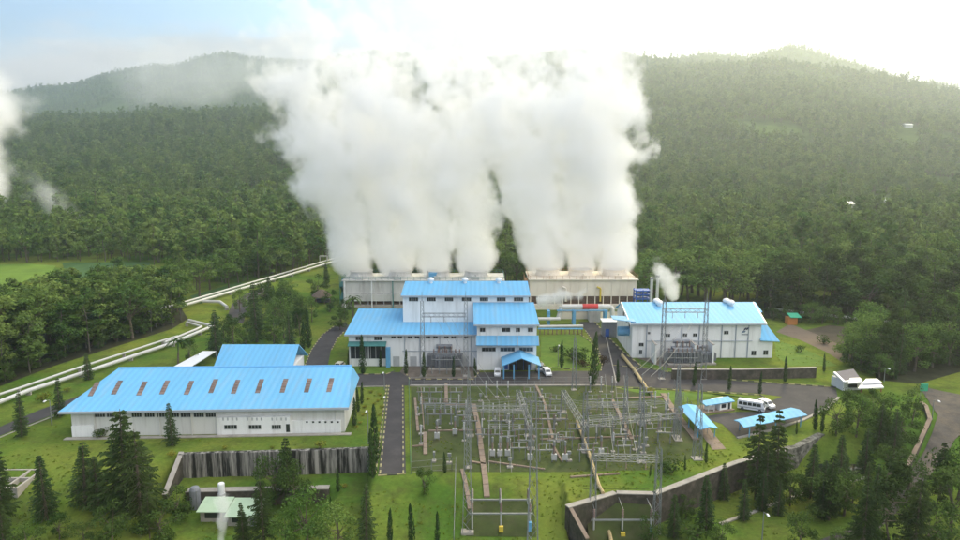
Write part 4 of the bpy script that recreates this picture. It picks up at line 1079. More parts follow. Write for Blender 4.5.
for px, py, lab in ((651, 279, 'left of two pale vent stacks behind the right hall roof'), (657, 277, 'right of two pale vent stacks behind the right hall roof')):
    o = thing('vent_stack', lab, 'vent stack', (V(px, 300, 204).x, 204, 0)); c = o.location
    mb = MB(); mb.tube((c.x, 204, 0), (c.x, 204, ZH(py, 204)), .42, n=10); mb.build('pipe', M_pipe, o)
    mb = MB(); mb.tube((c.x, 204, ZH(py, 204) + .003), (c.x, 204, ZH(py, 204) + .5), .55, n=10); mb.build('silencer', M_galv, o)

# ------------------------------------------------------------------ pipelines
def pipeline(pts, r, lift, label, group=None, draped=True, every=9.0):
    P = []
    for p in pts:
        q = T(*p) if not isinstance(p, Vector) else p
        P.append(q)
    # resample on the terrain
    R = [P[0]]
    for a, b in zip(P, P[1:]):
        n = max(1, int((b - a).length / 6))
        for k in range(1, n + 1): q = a.lerp(b, k / n); R.append(Vector((q.x, q.y, zg(q.x, q.y))))
    R = [q + Vector((0, 0, lift)) for q in R]
    o = thing('pipeline', label, 'pipeline', R[len(R) // 2] - Vector((0, 0, lift)), 0, group)
    mb = MB(); mb.path(R, r, 10)
    mb.build('pipe', M_pipe, o)
    mb = MB(); acc = 0
    for a, b in zip(R, R[1:]):
        acc += (b - a).length
        if acc > every: acc = 0; mb = MB(); mb.box(b.x - r * 1.2, b.x + r * 1.2, b.y - .18, b.y + .18, b.z - lift - .3, b.z - r * .7); mb.build('support', M_conc, o)
pipeline([(-40, 412), (0, 399.5), (19, 393.5), (80, 372), (163, 344.5), (178, 340)], .26, 1.0, 'upper thin white pipe of the pair running along the left forest edge')
pipeline([(-40, 421), (0, 406.5), (29, 395), (82, 377.5), (173, 346.5), (200, 335), (213, 329.5), (189, 323.5)], .42, .9, 'lower fat white pipe of the pair along the left forest edge ending in a zigzag')
pipeline([(165, 347), (196, 334), (202, 331), (187, 326.5)], .3, 1.2, 'short thin white pipe bending inside the zigzag on the left lawn')
pipeline([(176, 311), (253.5, 288), (352, 258.5)], .44, 1.0, 'lower fat white pipe climbing diagonally towards the grey cooling tower')
pipeline([(150, 316), (180, 308), (253.5, 285.8), (352, 256)], .32, 1.4, 'upper thin white pipe climbing diagonally towards the grey cooling tower')
pipeline([(203, 304.5), (220, 305), (227, 310)], .5, 1.0, 'short white branch pipe curling off the diagonal pipeline')
pipeline([(-30, 317), (30, 313), (110, 310), (150, 313)], .5, 1.5, 'white pipe glimpsed between the trees at the far left')
pipeline([(768, 311.5), (790, 314.5), (840, 320), (900, 326.5), (960, 335.5), (1040, 346)], .4, 1.0, 'long thin white pipeline passing under the trees on the right')
pipeline([(488, 262), (527, 274.5)], .5, 3.2, 'white pipe descending between the two cooling towers')
pl = T(320, 264); o = thing('pipe_loop', 'white square expansion loop standing up over the diagonal pipeline', 'pipe loop', pl)
mb = MB(); mb.path([pl + Vector((0, 0, 0)), pl + Vector((0, 0, 3.4)), pl + Vector((3.2, 0, 3.4)), pl + Vector((3.2, 0, 1.2))], .3, 8); mb.build('pipe', M_pipe, o)

# ------------------------------------------------------------------ car park: canopies, guard house
def canopy(label, q, z, dz=.5):
    P = [G(*p, z) for p in q]
    P[2] = P[2] + Vector((0, 0, 0)); c = sum(P, Vector()) / 4
    o = thing('carport', label, 'carport', (c.x, c.y, 0))
    m1, m2 = (P[0] + P[3]) / 2 + Vector((0, 0, dz)), (P[1] + P[2]) / 2 + Vector((0, 0, dz))
    mb = MB(); mb.slab([P[0], P[1], m2, m1], .12); mb.slab([m1 + Vector((0, .01, 0)), m2 + Vector((0, .01, 0)), P[2], P[3]], .12); mb.build('roof', R_blue, o)
    for f in (.06, .5, .94):
        for (a, b) in ((P[0], P[1]), (P[3], P[2])):
            p = a.lerp(b, f); p = p.lerp(c, .08); mb = MB(); mb.tube((p.x, p.y, 0), (p.x, p.y, z), .09, n=6); mb.build('post', M_steelblue, o)
    return o
canopy('narrow blue carport roof slanting beside the switchyard path', [(678, 406.5), (700, 429.5), (718, 428), (696, 405)], 2.0, .35)
canopy('wide blue carport roof at the near side of the dark car park', [(744, 427.5), (807.5, 415), (791, 407.5), (734, 420)], 2.0, .35)
def guard_house():
    q = [G(706, 405.5, 1.75), G(735, 401, 1.75), G(728, 396, 2.1), G(700.5, 401, 2.1)]
    c = sum(q, Vector()) / 4
    o = thing('guard_house', 'small white guard house with a flat blue roof at the car park edge', 'building', (c.x, c.y, 0))
    mb = MB(); mb.slab(q, .16); mb.build('roof', R_blue, o)
    a = G(719.5, 411.5); b = G(731.5, 409.5); u = (b - a); v = Vector((-u.y, u.x, 0)).normalized() * 2.6
    mb = MB(); mb.prism([a, b, b + v, a + v], 0, 1.72); mb.build('wall', M_white, o)
    d0, d1 = a.lerp(b, .7), a.lerp(b, .86); w = -v.normalized() * .05
    mb = MB(); mb.prism([d0 + w, d1 + w, d1 + w * .1, d0 + w * .1], 0, 1.35); mb.build('door', M_glass, o)
    d0, d1 = a.lerp(b, .15), a.lerp(b, .5)
    mb = MB(); mb.prism([d0 + w, d1 + w, d1 + w * .1, d0 + w * .1], .6, 1.3); mb.build('window', M_glass, o)
    a2 = G(704, 414.5); b2 = G(735, 410.5); v2 = v.normalized() * 4
    mb = MB(); mb.prism([a2, b2, b2 + v2, a2 + v2], 0, .2); mb.build('plinth', M_tan, o)
    for p in (G(708, 413), G(714, 412)): mb = MB(); mb.tube((p.x, p.y, .2), (p.x, p.y, 1.7), .08, n=6); mb.build('post', M_wpaint, o)
    c3 = G(710, 410.5); mb = MB(); mb.box(c3.x - .9, c3.x + .9, c3.y, c3.y + .8, .2, .9); mb.build('counter', M_wpaint, o)
guard_house()
def gate_house():
    c = T(862, 388); z = c.z
    o = thing('gate_house', 'gate house under the trees with a dark navy roof and white flat canopies', 'building', c)
    q = [G(844, 381.5, z + 2.2), G(861, 379, z + 2.2), G(853.5, 368.7, z + 2.9), G(834, 372, z + 2.9)]
    mb = MB(); mb.slab(q, .16); mb.build('roof', M_navy, o)
    mb = MB()
    for a, b in ((q[0], q[3]), (q[0], q[1])): mb.tube(a - Vector((0, .12, .1)), b - Vector((0, .12, .1)), .3, n=4)
    mb.build('fascia', M_wpaint, o)
    a, b = G(843, 391, z), G(862, 389.5, z); mb = MB(); mb.prism([a, b, (b.x - .5, b.y + 3, 0), (a.x - .5, a.y + 4, 0)], z - .3, z + 2.0); mb.build('wall', M_white, o)
    mb = MB(); mb.box(a.x + 1, a.x + 2.6, a.y - .3, a.y - .02, z + .8, z + 1.5); mb.build('window', M_glass, o)
    for (p0, p1, p2, p3, zz) in (((858, 388), (884, 387), (879, 381.5), (862, 382), 1.9), ((862, 383), (882, 382.3), (877, 378.5), (866, 378.7), 2.3), ((848, 383), (862, 381), (860, 377.5), (850, 378), 2.5)):
        mb = MB(); mb.slab([G(*p, z + zz) for p in (p0, p1, p2, p3)], .25); mb.build('canopy', M_wpaint, o)
    for px, py in ((861, 393), (871, 393), (881, 392)):
        p = G(px, py, z); mb = MB(); mb.tube((p.x, p.y, z - .2), (p.x, p.y, z + 1.8), .13, n=6); mb.build('post', M_brick, o)
gate_house()

# ------------------------------------------------------------------ retaining walls
def wall_run(name, label, pts, th, mat, cap=None, buttress=0):
    """pts: (x, y, z0, z1) in world; thickness to the rear"""
    o = thing(name, label, 'wall', (pts[0][0], pts[0][1], pts[0][2]))
    mb, cb = MB(), MB()
    for (x0, y0, a0, b0), (x1, y1, a1, b1) in zip(pts, pts[1:]):
        d = Vector((x1 - x0, y1 - y0, 0)).normalized(); n = Vector((-d.y, d.x, 0)) * th
        if n.y < 0 and abs(d.x) > .3: n = -n
        q = [Vector((x0, y0, a0)), Vector((x1, y1, a1)), Vector((x1, y1, a1)) + n, Vector((x0, y0, a0)) + n, Vector((x0, y0, b0)), Vector((x1, y1, b1)), Vector((x1, y1, b1)) + n, Vector((x0, y0, b0)) + n]
        mb.hexa(q)
        e = n.normalized() * .08; u = Vector((0, 0, .003)); t = Vector((0, 0, .13))
        c = [q[4] - e + u, q[5] - e + u, q[6] + e + u, q[7] + e + u]; cb.hexa(c + [p + t for p in c])
    mb.build('face', mat, o)
    if cap: cb.build('coping', cap, o)
    return o
def tw(px, py, z1=0.05, drop=4.0, off=.75):
    p = G(px, py, z1); return (p.x, p.y - off, z1 - drop - .3, z1)
wall_run('retaining_wall', 'tall dark streaked retaining wall on the lawn below the long warehouse', [tw(180, 452.5), tw(225, 451), tw(270, 450), tw(320, 448.5), tw(370, 446.5)], .8, M_streak)
a = G(180, 452.5); b = G(163, 500, -4)
wall_run('wing_wall', 'stone wing wall sloping down at the left end of the streaked retaining wall', [(a.x, a.y - .2, -4.3, .1), (b.x, b.y, -4.6, -3.2)], .6, M_stone, M_conc)
pa, pb = P2
wall_run('pit_wall', 'lower dark wall with pale coping above the pale green hut', [(pa.x, pa.y - 1.0, -6.8, -3.9), (pb.x, pb.y - 1.0, -6.8, -3.9)], 1.2, M_stone, M_conc)
EDG = [(568, 505.5), (616, 491.5), (655, 492.5), (692, 478.5), (736, 461.5), (786, 448.5)]
wall_run('stone_retaining_wall', 'long brown stone retaining wall zigzagging below the switchyard and car park', [tw(x, y, .06, 4.4) for x, y in EDG], .78, M_stone, M_conc)
a = G(568, 505.5, .06); b = G(586, 545, -3)
wall_run('switchyard_side_wall', 'low tan wall coming towards the viewer beside the small lower switchgear', [(a.x, a.y - .4, -4.6, .06), (b.x, b.y, -5, -2.2)], .4, M_stone, M_tan)
p = [(T(455, 508), T(558, 504))]
a, b = G(453, 506, -3.4), G(556, 504, -3.4)
wall_run('low_wall', 'low brown stone wall across the grass in front of the switchyard', [(a.x, a.y, -4.6, -2.2), (b.x, b.y, -4.6, -2.2)], .5, M_stone, M_tan)
a, b, c = G(672, 379.5), G(745, 379.5), G(816, 378)
wall_run('terrace_wall', 'long straight grey brown terrace wall below the white hall on the right', [(a.x, a.y, -.2, 2.1), (b.x, b.y, -.2, 2.1), (c.x, c.y, -.2, 2.2)], .5, M_stone, M_conc)
q = [T(783, 452), T(796, 446), T(810, 439), T(822, 433)]
wall_run('rubble_wall', 'pale rubble stone bank curving above the small dark pond', [(v.x, v.y - 1, v.z - 3.5, v.z + .1) for v in q], 1.2, pmat('pale_rubble', (.23, .22, .195), .95, .55, 1.1, .1, dirt=(.05, .05, .04), dirt_scale=.9, dirt_amt=.9, dirt_lo=.42, dirt_hi=.6, bump=.9))
q = [T(906, 478), T(921, 448), T(931, 425), T(927, 412), T(922, 408)]
wall_run('roadside_wall', 'curved pale stone wall beside the road on the right', [(v.x, v.y, v.z - 1.5, v.z + 1.1) for v in q], .5, M_stone, M_tan)

# concrete basins bottom left
def basins():
    c = T(20, 484); z = c.z - .6
    o = thing('concrete_basin', 'open concrete basin with dividing walls on the lawn at bottom left', 'basin', c)
    x0, x1 = G(-25, 495, z).x, G(38, 482, z).x; y0, y1 = G(20, 497, z).y, G(20, 469, z).y
    mb = MB(); t = .35
    for (a, b, cc, d) in ((x0, x1, y0, y0 + t), (x0, x1, y1 - t, y1), (x0, x0 + t, y0, y1), (x1 - t, x1, y0, y1), (x0, x1, y0 + (y1 - y0) * .36, y0 + (y1 - y0) * .36 + t), (x0, x1, y0 + (y1 - y0) * .66, y0 + (y1 - y0) * .66 + t), (x0 + (x1 - x0) * .68, x0 + (x1 - x0) * .68 + t, y0, y1)):
        mb.box(a + random.uniform(.002, .01), b - random.uniform(.002, .01), cc + random.uniform(.002, .01), d - random.uniform(.002, .01), z - 1, z + 1.3 + random.uniform(0, .02))
    mb.build('basin_wall', M_conc, o)
    mb = MB(); mb.box(x0 + .4, x1 - .4, y0 + .4, y1 - .4, z - .5, z + .1); mb.build('water', M_dark, o)
basins()
def hut():
    z = -6.2; c = G(228, 527, z)
    o = thing('green_roof_hut', 'hut with a pale mint green roof in the pit at the bottom left', 'hut', c)
    y0 = c.y; x0, x1 = G(200, 520, z).x, G(262, 520, z).x; xm = G(230, 520, z).x
    for (a, b, ya, yb, h) in ((x0, xm - .05, y0 + 1.2, y0 + 4.6, 1.9), (xm, x1, y0, y0 + 4.6, 1.75)):
        mb = MB(); mb.slab([(a, ya - .4, z + h), (b, ya - .4, z + h), (b, yb, z + h + .5), (a, yb, z + h + .5)], .12); mb.build('roof', M_mint, o)
        mb = MB(); mb.box(a + .3, b - .3, ya + .3, yb - .2, z - .3, z + h - .05); mb.build('wall', M_conc, o)
        mb = MB(); mb.box(a + 1.0, a + 3.2, ya + .2, ya + .297, z + .6, z + 1.4); mb.build('window', M_glass, o)
        mb = MB(); mb.box(a + 3.6, a + 4.4, ya + .2, ya + .296, z, z + 1.6); mb.build('door', M_transf, o)
    t = G(196, 508, z); o2 = thing('grey_tank', 'dark grey upright tank at the left end of the mint green hut', 'tank', t)
    mb = MB(); mb.lathe([(.75, 0), (.8, .2), (.8, 3.0), (.6, 3.4), (.1, 3.5)], 14, t); mb.build('shell', M_transf, o2)
    mb = MB(); mb.tube(t + Vector((.5, -.7, .2)), t + Vector((.5, -.7, 3.1)), .07, n=6); mb.build('pipe', M_galv, o2)
    t = G(221.5, 509, z); t.y += 2.0; o3 = thing('white_chimney', 'upright white cylindrical chimney rising behind the mint green hut', 'chimney', (t.x, y0 + 6, z))
    zt = ZH(483, y0 + 6); xx = V(221.5, 490, y0 + 6).x
    mb = MB(); mb.lathe([(.5, 0), (.5, zt - z - .1), (.42, zt - z), (.1, zt - z)], 14, (xx, y0 + 6, z)); mb.build('shaft', M_wpaint, o3)
    mb = MB(); mb.lathe([(.62, 0), (.62, .25)], 14, (xx, y0 + 6, z + 2)); mb.build('collar', M_galv, o3)
hut()

# pond
w_ = T(834, 466)
mb = MB(); pts = [T(x, y) for x, y in ((815, 456), (845, 452), (870, 458), (862, 476), (838, 480), (818, 474))]
mb.add([(p.x, p.y, max(q.z for q in pts) * 0 + w_.z + .15) for p in pts], [tuple(range(len(pts)))])
pond = mb.build('pond_water', pmat('pond_water', (.012, .014, .013), .12, .2, 1, .12)); pond['kind'] = 'structure'
# ------------------------------------------------------------------ roads, paths and painted kerbs
M_asph = pmat('asphalt', (.060, .055, .056), .9, .18, .25, .2, dirt=(.095, .086, .08), dirt_scale=.28, dirt_amt=.8)
M_asph2 = pmat('worn_asphalt', (.078, .07, .064), .92, .3, .4, .2, dirt=(.13, .105, .08), dirt_scale=.35, dirt_amt=.9, dirt_lo=.42, dirt_hi=.66)
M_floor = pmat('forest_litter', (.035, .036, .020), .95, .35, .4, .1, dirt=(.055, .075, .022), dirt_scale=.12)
M_dirt = pmat('dirt_track', (.17, .13, .10), .95, .2, .3, .1, dirt=(.09, .09, .04), dirt_scale=.3)
M_gravel = pmat('gravel_yard', (.15, .125, .105), .95, .22, .7, .1, dirt=(.07, .075, .035), dirt_scale=.18, dirt_amt=.6)
M_yard = pmat('switchyard_grass', (.060, .078, .026), .95, .3, .35, .1, dirt=(.095, .08, .05), dirt_scale=.16, dirt_amt=.75)
M_field = pmat('meadow', (.13, .21, .03), .95, .2, .08, .1, dirt=(.07, .12, .03), dirt_scale=.05)
M_crop = pmat('crop_rows', (.055, .11, .035), .95, .2, .2, .1, stretch=(1, .25, 1))
M_lawn = pmat('garden_lawn', (.105, .175, .028), .95, .18, .5, .1, dirt=(.17, .19, .04), dirt_scale=.25)

def strip(name, A, B, mat, dz=.03, step=2.0, cross=4):
    """ground sheet between two pixel polylines with the same number of points, laid on the terrain"""
    A = [T(*p) for p in A]; B = [T(*p) for p in B]; rows = []
    for k in range(len(A) - 1):
        n = max(1, int(max((A[k + 1] - A[k]).length, (B[k + 1] - B[k]).length) / step))
        for j in range(n + (k == len(A) - 2)):
            a, b = A[k].lerp(A[k + 1], j / n), B[k].lerp(B[k + 1], j / n)
            rows.append([a.lerp(b, c / cross) for c in range(cross + 1)])
    vs = []
    for r in rows:
        for p in r:
            p = Vector((p.x, p.y, 0)); vs.append((p.x, p.y, zg(p.x, p.y) + dz))
    w_ = cross + 1
    fs = [(k * w_ + c, k * w_ + c + 1, (k + 1) * w_ + c + 1, (k + 1) * w_ + c) for k in range(len(rows) - 1) for c in range(cross)]
    mb = MB(); mb.add(vs, fs); o = mb.build(name, mat); o['kind'] = 'structure'
    me = o.data
    if sum(p.normal.z for p in me.polygons) < 0: me.flip_normals()
    return o

def sheet(name, poly, mat, z=.02):
    mb = MB(); pts = [G(*p) for p in poly]
    mb.add([(p.x, p.y, z) for p in pts], [tuple(range(len(pts)))]); o = mb.build(name, mat); o['kind'] = 'structure'
    if o.data.polygons[0].normal.z < 0: o.data.flip_normals()
    return o

sheet('meadow', [(-60, 266), (30, 264), (56, 266), (50, 275), (25, 281), (0, 294), (-60, 300)], M_field, .10)
sheet('crop_field', [(62, 263), (150, 262), (152, 277), (110, 283), (70, 284)], M_crop, .10)
sheet('shrub_plot', [(190, 296), (240, 282), (250, 286), (200, 304)], M_crop, .05)
sheet('switchyard_ground', [(411, 387), (598, 386), (650, 388), (700, 440), (706, 455), (650, 470), (566, 472), (452, 472), (412, 471)], M_yard, .012)
sheet('main_road', [(296, 379), (352, 373.5), (420, 371.5), (478, 372.5), (548, 371), (601, 371), (616, 376), (622, 385), (520, 385), (352, 386), (290, 392)], M_asph, .02)
strip('north_road', [(300, 380), (312, 350), (322, 336), (334, 327), (346, 323)], [(325, 380), (331, 350), (337, 338), (343, 332), (352, 328)], M_asph, .026)
strip('garden_road', [(601, 372), (603, 360), (596, 345), (586, 331), (578, 322)], [(616, 384), (640, 366), (622, 352), (606, 336), (594, 322)], M_asph, .024)
strip('terrace_road', [(606, 386), (650, 388), (690, 390), (760, 394), (800, 399)], [(612, 366), (648, 369), (690, 377), (760, 383), (836, 388)], M_asph, .028)
sheet('car_park', [(700, 417), (722, 424), (737, 438), (770, 430), (802, 420), (826, 409), (838, 398), (836, 389), (800, 390), (771, 401), (758, 412), (735, 412)], M_asph, .036)
strip('south_road', [(388.3, 385), (378.2, 475)], [(404.3, 385), (405.8, 473)], M_asph, .032)
strip('right_road', [(918, 386), (930, 404), (938, 416), (932, 434), (912, 470), (890, 500), (850, 530), (800, 548)], [(944, 392), (985, 400), (980, 420), (955, 440), (930, 476), (904, 506), (868, 540), (828, 556)], M_asph2, .10, 1.2, 8)
strip('dirt_track', [(776, 332), (800, 340), (826, 352), (842, 362)], [(790, 324), (816, 334), (846, 348), (870, 362)], M_dirt, .02)
sheet('bare_yard', [(806, 330), (830, 325), (852, 328), (868, 346), (850, 349)], pmat('muddy_ground', (.085, .07, .05), .95, .3, .2, .1, dirt=(.05, .06, .025), dirt_scale=.15), .015)
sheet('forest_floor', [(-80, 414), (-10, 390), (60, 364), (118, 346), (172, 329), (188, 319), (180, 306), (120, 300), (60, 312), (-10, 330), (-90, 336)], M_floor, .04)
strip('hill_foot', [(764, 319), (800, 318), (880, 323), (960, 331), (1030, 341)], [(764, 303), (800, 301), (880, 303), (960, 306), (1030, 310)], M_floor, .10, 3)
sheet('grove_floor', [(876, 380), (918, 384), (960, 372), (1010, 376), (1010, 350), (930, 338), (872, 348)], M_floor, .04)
strip('perimeter_road', [(-40, 452), (0, 436), (40, 420), (66, 410), (100, 395)], [(-40, 440), (0, 427), (40, 410), (66, 401), (100, 388)], M_asph, .02)
strip('access_track', [(226, 320), (232, 304), (246, 294), (262, 288)], [(243, 324), (248, 308), (254, 298), (268, 290)], M_asph, .02)
sheet('transformer_yard', [(405, 364), (478, 364), (480, 370), (474, 379), (410, 379), (400, 372)], M_gravel, .040)
sheet('hall_yard', [(636, 358), (700, 358), (700, 367), (672, 368), (660, 366)], M_gravel, .034)
sheet('front_lawn', [(352, 366), (392, 366), (394, 371), (386, 373.5), (352, 374)], M_lawn, .042)
sheet('round_garden', [(541, 337), (566, 334), (580, 335), (590, 342), (597, 352), (600, 362), (594, 367), (570, 368.5), (546, 367), (541, 362)], M_lawn, .046)
sheet('roadside_lawn', [(616, 388), (650, 390), (700, 393), (758, 397), (770, 401), (745, 405), (735, 398), (720, 394), (700, 399), (676, 404), (660, 398)], M_lawn, .030)
sheet('slope_lawn', [(775, 340), (800, 347), (822, 357), (838, 366), (790, 366), (776, 356)], M_lawn, .010)
sheet('carport_floor', [(697, 429), (709, 428), (726, 449), (713, 450)], M_tan, .044)

def kerb(pts, striped=True, w=.24, h=.13, seg=1.1, mats=None, name='kerb', wall=False):
    P = [T(*p) for p in pts]; mb = MB(); i = 0
    for a, b in zip(P, P[1:]):
        n = max(1, int((b - a).length / seg)); d = (b - a).normalized(); s = Vector((-d.y, d.x, 0)).normalized() * w / 2
        for k in range(n):
            p, q = a.lerp(b, k / n), a.lerp(b, (k + .985) / n); zp, zq = zg(p.x, p.y) - .05, zg(q.x, q.y) - .05
            mb.hexa([(p.x - s.x, p.y - s.y, zp), (q.x - s.x, q.y - s.y, zq), (q.x + s.x, q.y + s.y, zq), (p.x + s.x, p.y + s.y, zp),
                     (p.x - s.x, p.y - s.y, zp + h + .05), (q.x - s.x, q.y - s.y, zq + h + .05), (q.x + s.x, q.y + s.y, zq + h + .05), (p.x + s.x, p.y + s.y, zp + h + .05)], (i % 2) if striped else 0); i += 1
    o = mb.build(name, mats or ([M_kyel, M_kblk] if striped else [M_conc])); o['kind'] = 'structure'; return o
M_kyel = pmat('faded_yellow', (.36, .32, .16), .85, .4, 1.2, dirt=(.15, .14, .1), dirt_scale=.8); M_kblk = pmat('faded_black', (.07, .065, .06), .85, .2, 2)
kerb([(541, 362), (546, 367.6), (570, 369.2), (594, 367.6), (600.6, 362), (597.6, 352), (590.6, 342), (580, 334.4)])
kerb([(352, 374.4), (386, 374.4), (394.6, 371.4)])
kerb([(404, 371), (410, 379.6), (474, 379.6), (480.5, 370)])
kerb([(612, 365.6), (648, 368.4), (690, 376.4), (760, 382.4), (836, 387.4)])
kerb([(616, 388.3), (650, 389), (690, 391), (760, 395.4), (770, 400.6)])
kerb([(300, 378), (311.5, 350), (321.5, 336), (333.5, 326.6), (346, 322.4)]); kerb([(331.5, 350), (337.5, 338.4), (343.5, 332.4), (352, 328.4)])
kerb([(601, 371), (602.6, 360), (595.6, 345), (585.6, 331)])
kerb([(616.6, 384), (606, 336.4)], False); kerb([(640.6, 366), (622.6, 352), (606.6, 336), (594.6, 322)], True, .4, .2, 1.5)
for x0, x1 in ((386.8, 375.6), (389, 380)): kerb([(x0, 386), (x1, 474)])
for x0, x1 in ((402.8, 403.4),): kerb([(x0, 386), (x1, 474)])
kerb([(378, 476), (406, 474)])
kerb([(838.5, 398), (826.5, 409.4), (802, 421), (770, 431), (737, 439)], False, .5, .2)
kerb([(352, 387.2), (388, 386.6)], False); kerb([(410, 386.2), (520, 386), (604, 386)], False, .5, .25)
kerb([(-40, 454), (0, 438), (40, 422), (66, 412)], False)
kerb([(720, 525), (775, 504), (840, 484), (868, 478)], False, .5, .2)

# ------------------------------------------------------------------ concrete cable trenches of the switchyard
def trench(pts, w, label=None):
    w *= .65
    P = [T(*p) for p in pts]; mb = MB()
    for a, b in zip(P, P[1:]):
        n = max(1, int((b - a).length / 2.2)); d = (b - a).normalized(); s = Vector((-d.y, d.x, 0)).normalized() * w / 2
        for k in range(n):
            p, q = a.lerp(b, (k + .02) / n), a.lerp(b, (k + .98) / n); zp, zq = zg(p.x, p.y), zg(q.x, q.y)
            mb.hexa([(p.x - s.x, p.y - s.y, zp - .1), (q.x - s.x, q.y - s.y, zq - .1), (q.x + s.x, q.y + s.y, zq - .1), (p.x + s.x, p.y + s.y, zp - .1),
                     (p.x - s.x, p.y - s.y, zp + .2), (q.x - s.x, q.y - s.y, zq + .2), (q.x + s.x, q.y + s.y, zq + .2), (p.x + s.x, p.y + s.y, zp + .2)])
    o = mb.build('cable_trench', M_tan); o['kind'] = 'structure'; return o
trench([(473.5, 405), (478, 425), (483, 463), (487, 498)], 1.3)
trench([(446, 384), (446.5, 403)], 1.0); trench([(444, 405.5), (474, 405)], .8)
trench([(425, 433), (425.5, 455)], 1.0); trench([(428, 431.5), (474, 430.8)], .6)
trench([(536, 386), (545, 405), (553, 440)], .7); trench([(552, 444), (562, 462)], .5)
trench([(612, 400), (632, 440)], 1.0); trench([(616, 399), (664, 397)], .9)
trench([(663, 394), (672, 408), (696, 440)], 1.7)
trench([(540, 440), (612, 438), (640, 437)], .5); trench([(530, 420), (566, 419)], .4)
trench([(412, 447), (424, 446)], .4); trench([(488, 462), (545, 470)], .5); trench([(470, 462), (486, 465)], .7)
trench([(570, 478), (620, 474)], .5); trench([(415, 398), (418, 432)], .7); trench([(421, 388), (424, 431)], .3)
trench([(462, 470), (470, 511)], .9)

def pipe_thing(pts, r, mat, label, lift):
    o = thing('duct', label, 'duct', pts[0]); mb = MB(); mb.path([p + Vector((0, 0, lift)) for p in pts], r, 8); mb.build('pipe', mat, o)
    mb = MB()
    for p in pts: mb.box(p.x - r, p.x + r, p.y - .15, p.y + .15, p.z - .3, p.z + lift - r * .6)
    mb.build('support', M_conc, o)
M_ducty = pmat('faded_yellow_pipe', (.44, .34, .17), .8, .2, .8, .2, dirt=(.30, .27, .23), dirt_scale=.5)
pipe_thing([T(577, 424), T(589, 457), T(599, 489), T(603, 497)], .27, M_ducty, 'long yellowish pipe running down the grass slope through the middle of the switchyard', .5)
pipe_thing([T(603, 499), T(606, 525), T(612, 548)], .27, M_ducty, 'yellowish pipe continuing below the stone retaining wall', .5)
pipe_thing([T(622, 357), T(634, 372), T(646, 390), T(652, 396)], .36, M_ducty, 'yellow pipe crossing the junction of the dark roads beside the right hall', .5)

# ------------------------------------------------------------------ lattice steel
def lattice(mb, p0, p1, w0, w1, t=.05, bay=None):
    """square lattice mast or beam between two points"""
    p0, p1 = Vector(p0), Vector(p1); d = (p1 - p0); Ln = d.length; d.normalize()
    ref = Vector((0, 1, 0)) if abs(d.z) > .5 else Vector((0, 0, 1)); a = d.cross(ref).normalized(); b = d.cross(a)
    n = max(2, int(Ln / (bay or w0 * 1.3)))
    def c(k):
        f = k / n; p = p0 + d * Ln * f; h = (w0 + (w1 - w0) * f) / 2
        return [p + a * h + b * h, p - a * h + b * h, p - a * h - b * h, p + a * h - b * h]
    A, B = c(0), c(n)
    for i in range(4): mb.tube(A[i], B[i], t, n=4, caps=False)
    for k in range(n):
        A, B = c(k), c(k + 1)
        for i in range(4):
            j = (i + 1) % 4
            mb.tube(A[i] if k % 2 else A[j], B[j] if k % 2 else B[i], t * .6, n=3, caps=False)
    return mb

def gantry(label, cols, beams, group=None, peak=2.0):
    """cols: list of (base Vector, top z); beams: list of (i, j, z)"""
    o = thing('steel_gantry', label, 'gantry', cols[0][0], 0, group)
    for b, zt in cols:
        mb = MB(); lattice(mb, b - Vector((0, 0, .1)), (b.x, b.y, zt), .95, .6, .06); mb.build('column', M_galv, o)
        mb = MB(); mb.box(b.x - .65, b.x + .65, b.y - .65, b.y + .65, b.z - .3, b.z + .12); mb.build('footing', M_conc, o)
        mb = MB(); mb.tube((b.x, b.y, zt - .1), (b.x, b.y, zt + peak), .09, .03, 5); mb.build('lightning_spike', M_galv, o)
    for i, j, z in beams:
        a, b = cols[i][0], cols[j][0]; mb = MB(); lattice(mb, (a.x, a.y, z), (b.x, b.y, z), .75, .75, .05); be = mb.build('beam', M_galv, o)
        mb = MB()
        for f in (.2, .5, .8):
            p = Vector((a.x, a.y, z - .4)).lerp(Vector((b.x, b.y, z - .4)), f)
            for k in range(6): mb.lathe([(.05, 0), (.13, .06), (.05, .12)], 6, (p.x, p.y, p.z - .2 - .2 * k))
        mb.build('insulator_string', M_porc, be)
    return o
def GC(px, pbase, ptop, z=None):
    b = T(px, pbase); return (b, ZH(ptop, b.y))
c0, c1 = GC(423, 376, 301), GC(466, 376, 300)
gantry('tall gantry before the central hall, its beam crossing the blue roof edge', [c0, c1], [(0, 1, ZH(315, c0[0].y))])
c0, c1 = GC(661.5, 379, 300), GC(703, 379, 300)
gantry('tall gantry in front of the right hall, its beam crossing the blue roof', [c0, c1], [(0, 1, ZH(310.5, c0[0].y))])
c0, c1 = GC(563, 412, 391), GC(585.5, 452, 428)
gantry('slanting gantry receding through the middle of the switchyard, right of its twin', [c0, c1], [(0, 1, (c0[1] + c1[1]) / 2 - .2)], peak=.4)
c0, c1 = GC(518, 410, 391), GC(531, 449, 427)
gantry('slanting gantry receding through the switchyard, left of its twin', [c0, c1], [(0, 1, (c0[1] + c1[1]) / 2 - .2)], peak=.4)
c0, c1 = GC(592, 531, 455), GC(656, 533, 448)
gantry('nearest gantry with a beam above the stone retaining wall', [c0, c1], [(0, 1, ZH(457, c0[0].y))], peak=1.0)
c0, c1 = GC(585, 424, 392), GC(641, 424, 384)
gantry('gantry across the right half of the switchyard, behind the others', [c0, c1], [(0, 1, ZH(404.5, c0[0].y))])
c0, c1 = GC(470, 436, 398), GC(528, 436, 398)
gantry('low wide gantry across the middle of the switchyard', [c0, c1], [(0, 1, ZH(408, c0[0].y))], peak=.5)
